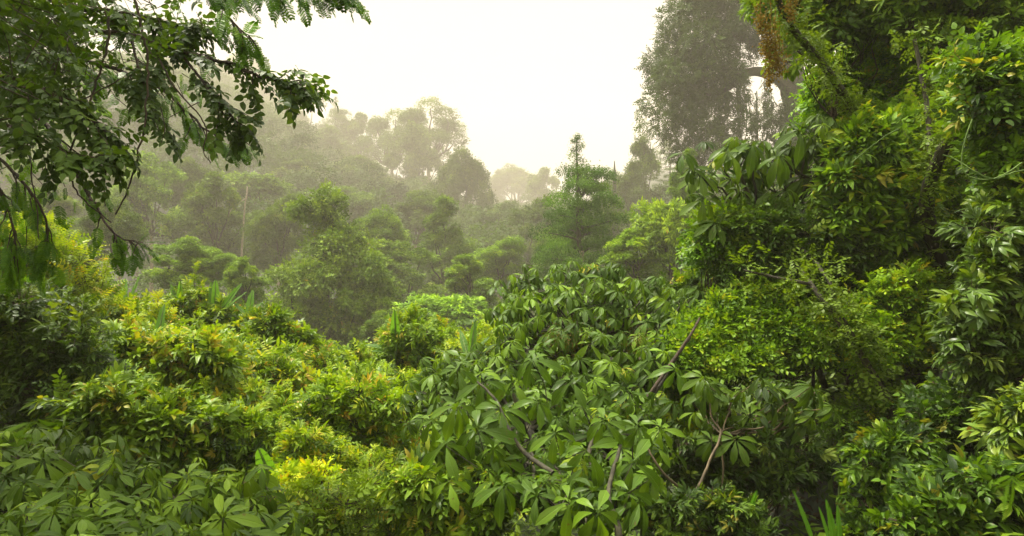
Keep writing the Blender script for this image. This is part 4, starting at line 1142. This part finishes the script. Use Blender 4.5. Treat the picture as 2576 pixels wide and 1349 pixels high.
# orange seed tassels
for (u, v, L) in ((1912, 20, 60), (1935, 50, 172), (1950, 90, 80), (1960, 130, 60), (1925, 90, 50), (1990, -10, 60)):
    fb = Buf(); a = P(u, v, 7.9); m = int(L * 4)
    tt = rng.random(m); pp = a + np.array([0, 0, -1]) * (tt * L * K * 7.9)[:, None] + rng.normal(0, .045, (m, 3)) * (1.2 - tt * .6)[:, None]
    place(fb, DIAM, pp, rng.normal(0, 1, (m, 3)), rng.normal(0, 1, (m, 3)), .035, rng.random(m))
    tube(fb, wig(a + [0, 0, .3], a + [0, 0, -L * K * 7.9], .03, 6), .006, 4)
    o = fb.build('seed_tassel', 'flower', None, (.8, .85, .6)); o['label'] = 'orange-brown seed tassel hanging beside the huge hazy tree'; o['category'] = 'seed tassel'; o['group'] = 'orange seed tassels'
# rusty dead leaves
for (u, v, d, lb_) in ((2442, 1083, 5.5, 'rusty orange dead leaf caught in the lower right shrub, upper of two'), (2408, 1170, 5.5, 'rusty brown dead leaf caught in the lower right shrub, lower of two')):
    fb = Buf(); banana_leaf(fb, P(u - 16, v - 4, d), P(u + 18, v + 4, d), 9 * K * d, .1, seg=10, split=.6, face=(0, -1, .5))
    o = fb.build('dead_leaf', 'flower'); o['label'] = lb_; o['category'] = 'dead leaf'
# ferns
def fern(label, d, fronds):
    c = P(fronds[0][0], fronds[0][1], d); root = thing('fern', label, 'fern', (c[0], c[1], float(H(c[0], c[1]))), 'ferns at the lower right')
    for (u0, v0, u1, v1) in fronds:
        a, e = P(u0, v0, d), P(u1, v1, d - .1); L = np.linalg.norm(e - a)
        fb = Buf(); tm = t_frond(26, .13, .15, .32)
        place(fb, tm, [a], [e - a], [(.0, -1, .4)], [L], [.5]); fb.build('frond', 'yellow', root, (.7, .9, .8))
fern('bright fern with a long frond hanging at the lower right corner', 4.4, [(2545, 1200, 2512, 1320), (2545, 1200, 2480, 1230), (2540, 1195, 2600, 1260)])
fern('fern arching at the left edge beneath the dark drooping shrub', 5.6, [(-20, 1115, 110, 1062), (-20, 1130, 60, 1080), (-30, 1120, 120, 1100), (-20, 1140, 100, 1110)])

# tendrils
for pts, lb_ in (([P(2640, 420, 6), P(2560, 430, 6), P(2500, 450, 5.9), P(2450, 430, 5.9), P(2400, 400, 6), P(2370, 390, 6)], 'thin green tendril looping left of the broad glossy leaves'),
             ([P(2445, 300, 5.9), P(2420, 380, 5.9), P(2430, 440, 5.9), P(2500, 450, 5.9), P(2570, 410, 5.9)], 'long curling green tendril hanging in a loop at the right edge'),
             ([P(2140, 410, 8), P(2190, 370, 8), P(2230, 340, 8), P(2260, 325, 8)], 'straight green shoot poking up from the bright shrub')):
    vb = Buf(); q_ = poly_line(pts, 6, .01); tube(vb, q_, .006, 5); o = vb.build('tendril', 'green_stem'); o['label'] = lb_; o['category'] = 'tendril'

# ------------------------------------------------------------------ the tree overhanging the top left
def overhang(label, name, Bxy, limbs, twig_spec, tmpl, size, mat, color, tint, droop, fill, tn=.10, crown='leaves', ups=1.0):
    B = np.array([Bxy[0], Bxy[1], float(H(*Bxy)) - .2])
    root = thing(name, label, 'tree', B)
    wb, fb = Buf(), Buf()
    hub = P(-700, -100, 6.0)
    tb = Buf(); tube(tb, wig(B, hub, .03, 10), np.linspace(.30, .2, 10), 12); tb.build('trunk', 'bark', root)
    pos, D = [], []
    for pts, r0, r1, ntw in limbs:
        pts = np.array(pts)
        q_ = poly_line(pts, 7, .012); tube(wb, q_, np.linspace(r0, r1, len(q_)), 6)
        if np.linalg.norm(q_[0] - hub) > .3 and pts[0][0] < P(60, 0, pts[0][1])[0]:
            tube(wb, wig(hub, q_[0], .04, 7), np.linspace(.09, r0, 7), 7)
        for k in range(ntw):
            i = rng.integers(len(q_) // 4, len(q_))
            t0 = q_[i]; dr = nrm(q_[min(i + 1, len(q_) - 1)] - q_[i - 1])
            L = twig_spec * ru(.5, 1.3)
            e = t0 + (nrm(dr + rng.normal(0, .5, 3) * [1, 1, .5] + [0, 0, -droop])) * L
            w_ = wig(t0, e, .08, 6, -.04); tube(wb, w_, np.linspace(.008, .003, 6), 4)
            for j in (range(1, 6) if twig_spec > .25 else (2, 4, 5)):
                pos.append(w_[j]); D.append(nrm((w_[j] - w_[j - 1]) * 3 + rng.normal(0, .35, 3) * L * .3 + np.array([0, 0, -droop * .3 * L])))
        for s_ in range(4):
            pos.append(q_[-1 - s_]); D.append(nrm(q_[-1] - q_[-3] + rng.normal(0, .02, 3)))
    for poly, n_, d_, th in fill:
        uv = scatter(poly, n_)
        if np.ndim(n_) == 0:
            dd = d_ + rng.random(n_) * th
            p_ = P(uv[:, 0], uv[:, 1], dd)
            for a in p_:
                dv = nrm(rng.normal(0, .7, 3) + np.array([.35, 0, -droop])); pos.append(a); D.append(dv)
            sel = rng.permutation(n_)[:n_ // 2]
            twigs(wb, p_[sel], p_[sel] + rng.normal(0, .25, (len(sel), 3)) + [-.15, 0, .25], .004)
    pos, D = np.array(pos), np.array(D); N = len(pos)
    place(fb, tmpl, pos, D, nrm(np.array([0, 0, ups]) + rng.normal(0, .3, (N, 3))), size * ru(.7, 1.25, N), tint + rng.normal(0, tn, N))
    fb.build(crown, mat, root, color)
    wb.build('branches', 'twig', root)
    return root
overhang('tree with oval leaves overhanging the top left, one bough reaching out over the fog', 'tree', (-6.5, 5.5),
    [([P(-60, 60, 6.5), P(150, 70, 6.4), P(330, 90, 6.3), P(450, 130, 6.2), P(560, 155, 6.0), P(650, 190, 5.9), P(700, 200, 5.8), P(745, 208, 5.8)], .03, .005, 26),
     ([P(450, 130, 6.2), P(490, 180, 6.1), P(530, 230, 6.0), P(570, 280, 6.0), P(600, 315, 6)], .014, .004, 12),
     ([P(-60, 0, 6.0), P(120, 20, 6), P(300, 30, 6.2), P(420, 60, 6.4), P(500, 70, 6.4)], .03, .008, 26),
     ([P(-60, 180, 5.2), P(80, 210, 5.2), P(180, 270, 5.2), P(260, 330, 5.2), P(270, 370, 5.2)], .02, .005, 18),
     ([P(-60, 300, 5), P(60, 330, 5), P(140, 370, 5), P(200, 400, 5)], .02, .005, 12),
     ([P(330, 90, 6.3), P(350, 180, 6), P(380, 260, 5.9), P(400, 330, 5.8)], .014, .004, 12)],
    .26, T_OVATE_BIG, .20, 'dark', (1.15, 1.2, .9), .5, .2,
    [([(-60, -60), (560, -60), (540, 60), (420, 160), (300, 190), (200, 260), (160, 330), (60, 360), (-60, 380)], 220, 5.2, 2.4), ([(-60, -60), (230, -60), (180, 200), (60, 300), (-60, 320)], 400, 4.6, 2.2), ([(-900, -800), (100, -800), (420, -60), (-900, -60)], 800, 4.0, 3.0), ([(-500, -60), (-60, -60), (-60, 500), (-500, 500)], 500, 4.5, 3.0)])  # includes unseen crown fill above the view, added to shade the boughs below
overhang('tree with feathery leaves hanging down the left side and across the top', 'tree', (-7.0, 7.0),
    [([P(-60, 120, 7), P(200, 150, 7), P(400, 220, 7), P(520, 330, 6.9), P(590, 345, 6.8)], .03, .005, 28),
     ([P(-60, 250, 7), P(100, 300, 7), P(180, 420, 6.8), P(230, 500, 6.7), P(290, 590, 6.6), P(360, 610, 6.6)], .03, .004, 20),
     ([P(-60, 350, 6.5), P(20, 420, 6.5), P(90, 500, 6.4), P(120, 580, 6.4), P(100, 640, 6.4)], .02, .004, 16),
     ([P(-60, 400, 5.8), P(0, 480, 5.8), P(30, 560, 5.8), P(40, 640, 5.8)], .02, .004, 10),
     ([P(340, -60, 5.5), P(480, -50, 5.5), P(640, -45, 5.4), P(760, -40, 5.3), P(820, -55, 5.2)], .02, .004, 34),
     ([P(540, -40, 6), P(560, 20, 6), P(600, 70, 6), P(625, 90, 6)], .012, .004, 12)],
    .24, T_FEA, .17, 'yellow', (.65, .9, .6), .42, .75,
    [([(-60, 60), (420, 60), (540, 160), (500, 260), (380, 300), (250, 300), (-60, 420)], 200, 6.4, 1.6), ([(-60, 380), (130, 400), (220, 480), (120, 560), (-60, 600)], 50, 6.2, 1.2), ([(-60, 560), (60, 560), (60, 720), (-60, 740)], 14, 6.4, 1.2)], crown='fronds')

# bare vines and twigs that hang through the left side
for pts, r, lb_ in (
    ([P(330, -40, 5.6), P(352, 60, 5.6), P(368, 130, 5.6), P(372, 220, 5.6), P(360, 330, 5.6), P(330, 460, 5.6), P(290, 540, 5.6)], .010, 'long bare vine curving down in front of the fog, the longer right one'),
    ([P(262, 20, 5.4), P(275, 70, 5.4), P(262, 150, 5.4), P(225, 260, 5.4), P(175, 380, 5.4), P(172, 430, 5.4), P(200, 490, 5.4), P(280, 560, 5.4)], .009, 'long bare vine bending down into the feathery fronds on the left'),
    ([P(70, 240, 5.2), P(66, 340, 5.2), P(84, 460, 5.2), P(98, 600, 5.2)], .006, 'straight thin vine hanging close to the left edge'),
    ([P(140, 340, 5.5), P(200, 390, 5.5), P(240, 405, 5.5), P(290, 440, 5.5), P(330, 430, 5.5)], .006, 'crooked bare twig crossing the two long vines'),
    ([P(270, 420, 5.6), P(262, 470, 5.6), P(264, 520, 5.6)], .006, 'short bare twig dropping from the crossing twig'),
    ([P(400, 150, 5.8), P(440, 220, 5.8), P(500, 290, 5.8), P(520, 330, 5.8), P(512, 380, 5.8), P(530, 410, 5.8)], .007, 'bare twig with a last green tuft at its end'),
    ([P(404, 270, 5.7), P(414, 320, 5.7), P(405, 360, 5.7)], .004, 'tiny bent twig hanging below the leaves'),
    ([P(0, 200, 5.5), P(100, 230, 5.5), P(200, 250, 5.5), P(300, 200, 5.5)], .008, 'twisted twig lying across the dark leaves at the upper left')):
    vb = Buf(); q_ = poly_line(pts, 6, .02); tube(vb, q_, np.linspace(r * 1.2, r * .6, len(q_)), 6)
    o = vb.build('vine', 'twig'); o['label'] = lb_; o['category'] = 'vine'

#HAZE
def haze():
    x0, x1, y0, y1, z0, z1 = -1410, 1410, -1410, 1410, -80, 330
    V = [(x0, y0, z0), (x1, y0, z0), (x1, y1, z0), (x0, y1, z0), (x0, y0, z1), (x1, y0, z1), (x1, y1, z1), (x0, y1, z1)]
    F = [(3, 2, 1, 0), (4, 5, 6, 7), (0, 1, 5, 4), (1, 2, 6, 5), (2, 3, 7, 6), (3, 0, 4, 7)]
    me = bpy.data.meshes.new('haze'); me.from_pydata(V, [], F)
    m = bpy.data.materials.new('mist'); m.use_nodes = True
    n, l = m.node_tree.nodes, m.node_tree.links; n.clear()
    pv = n.new('ShaderNodeVolumePrincipled')
    pv.inputs['Color'].default_value = (.94, .85, .68, 1)
    pv.inputs['Density'].default_value = 0.0009
    out = n.new('ShaderNodeOutputMaterial'); l.new(pv.outputs[0], out.inputs['Volume'])
    me.materials.append(m)
    o = bpy.data.objects.new('haze', me); COL.objects.link(o); o['kind'] = 'stuff'
haze()
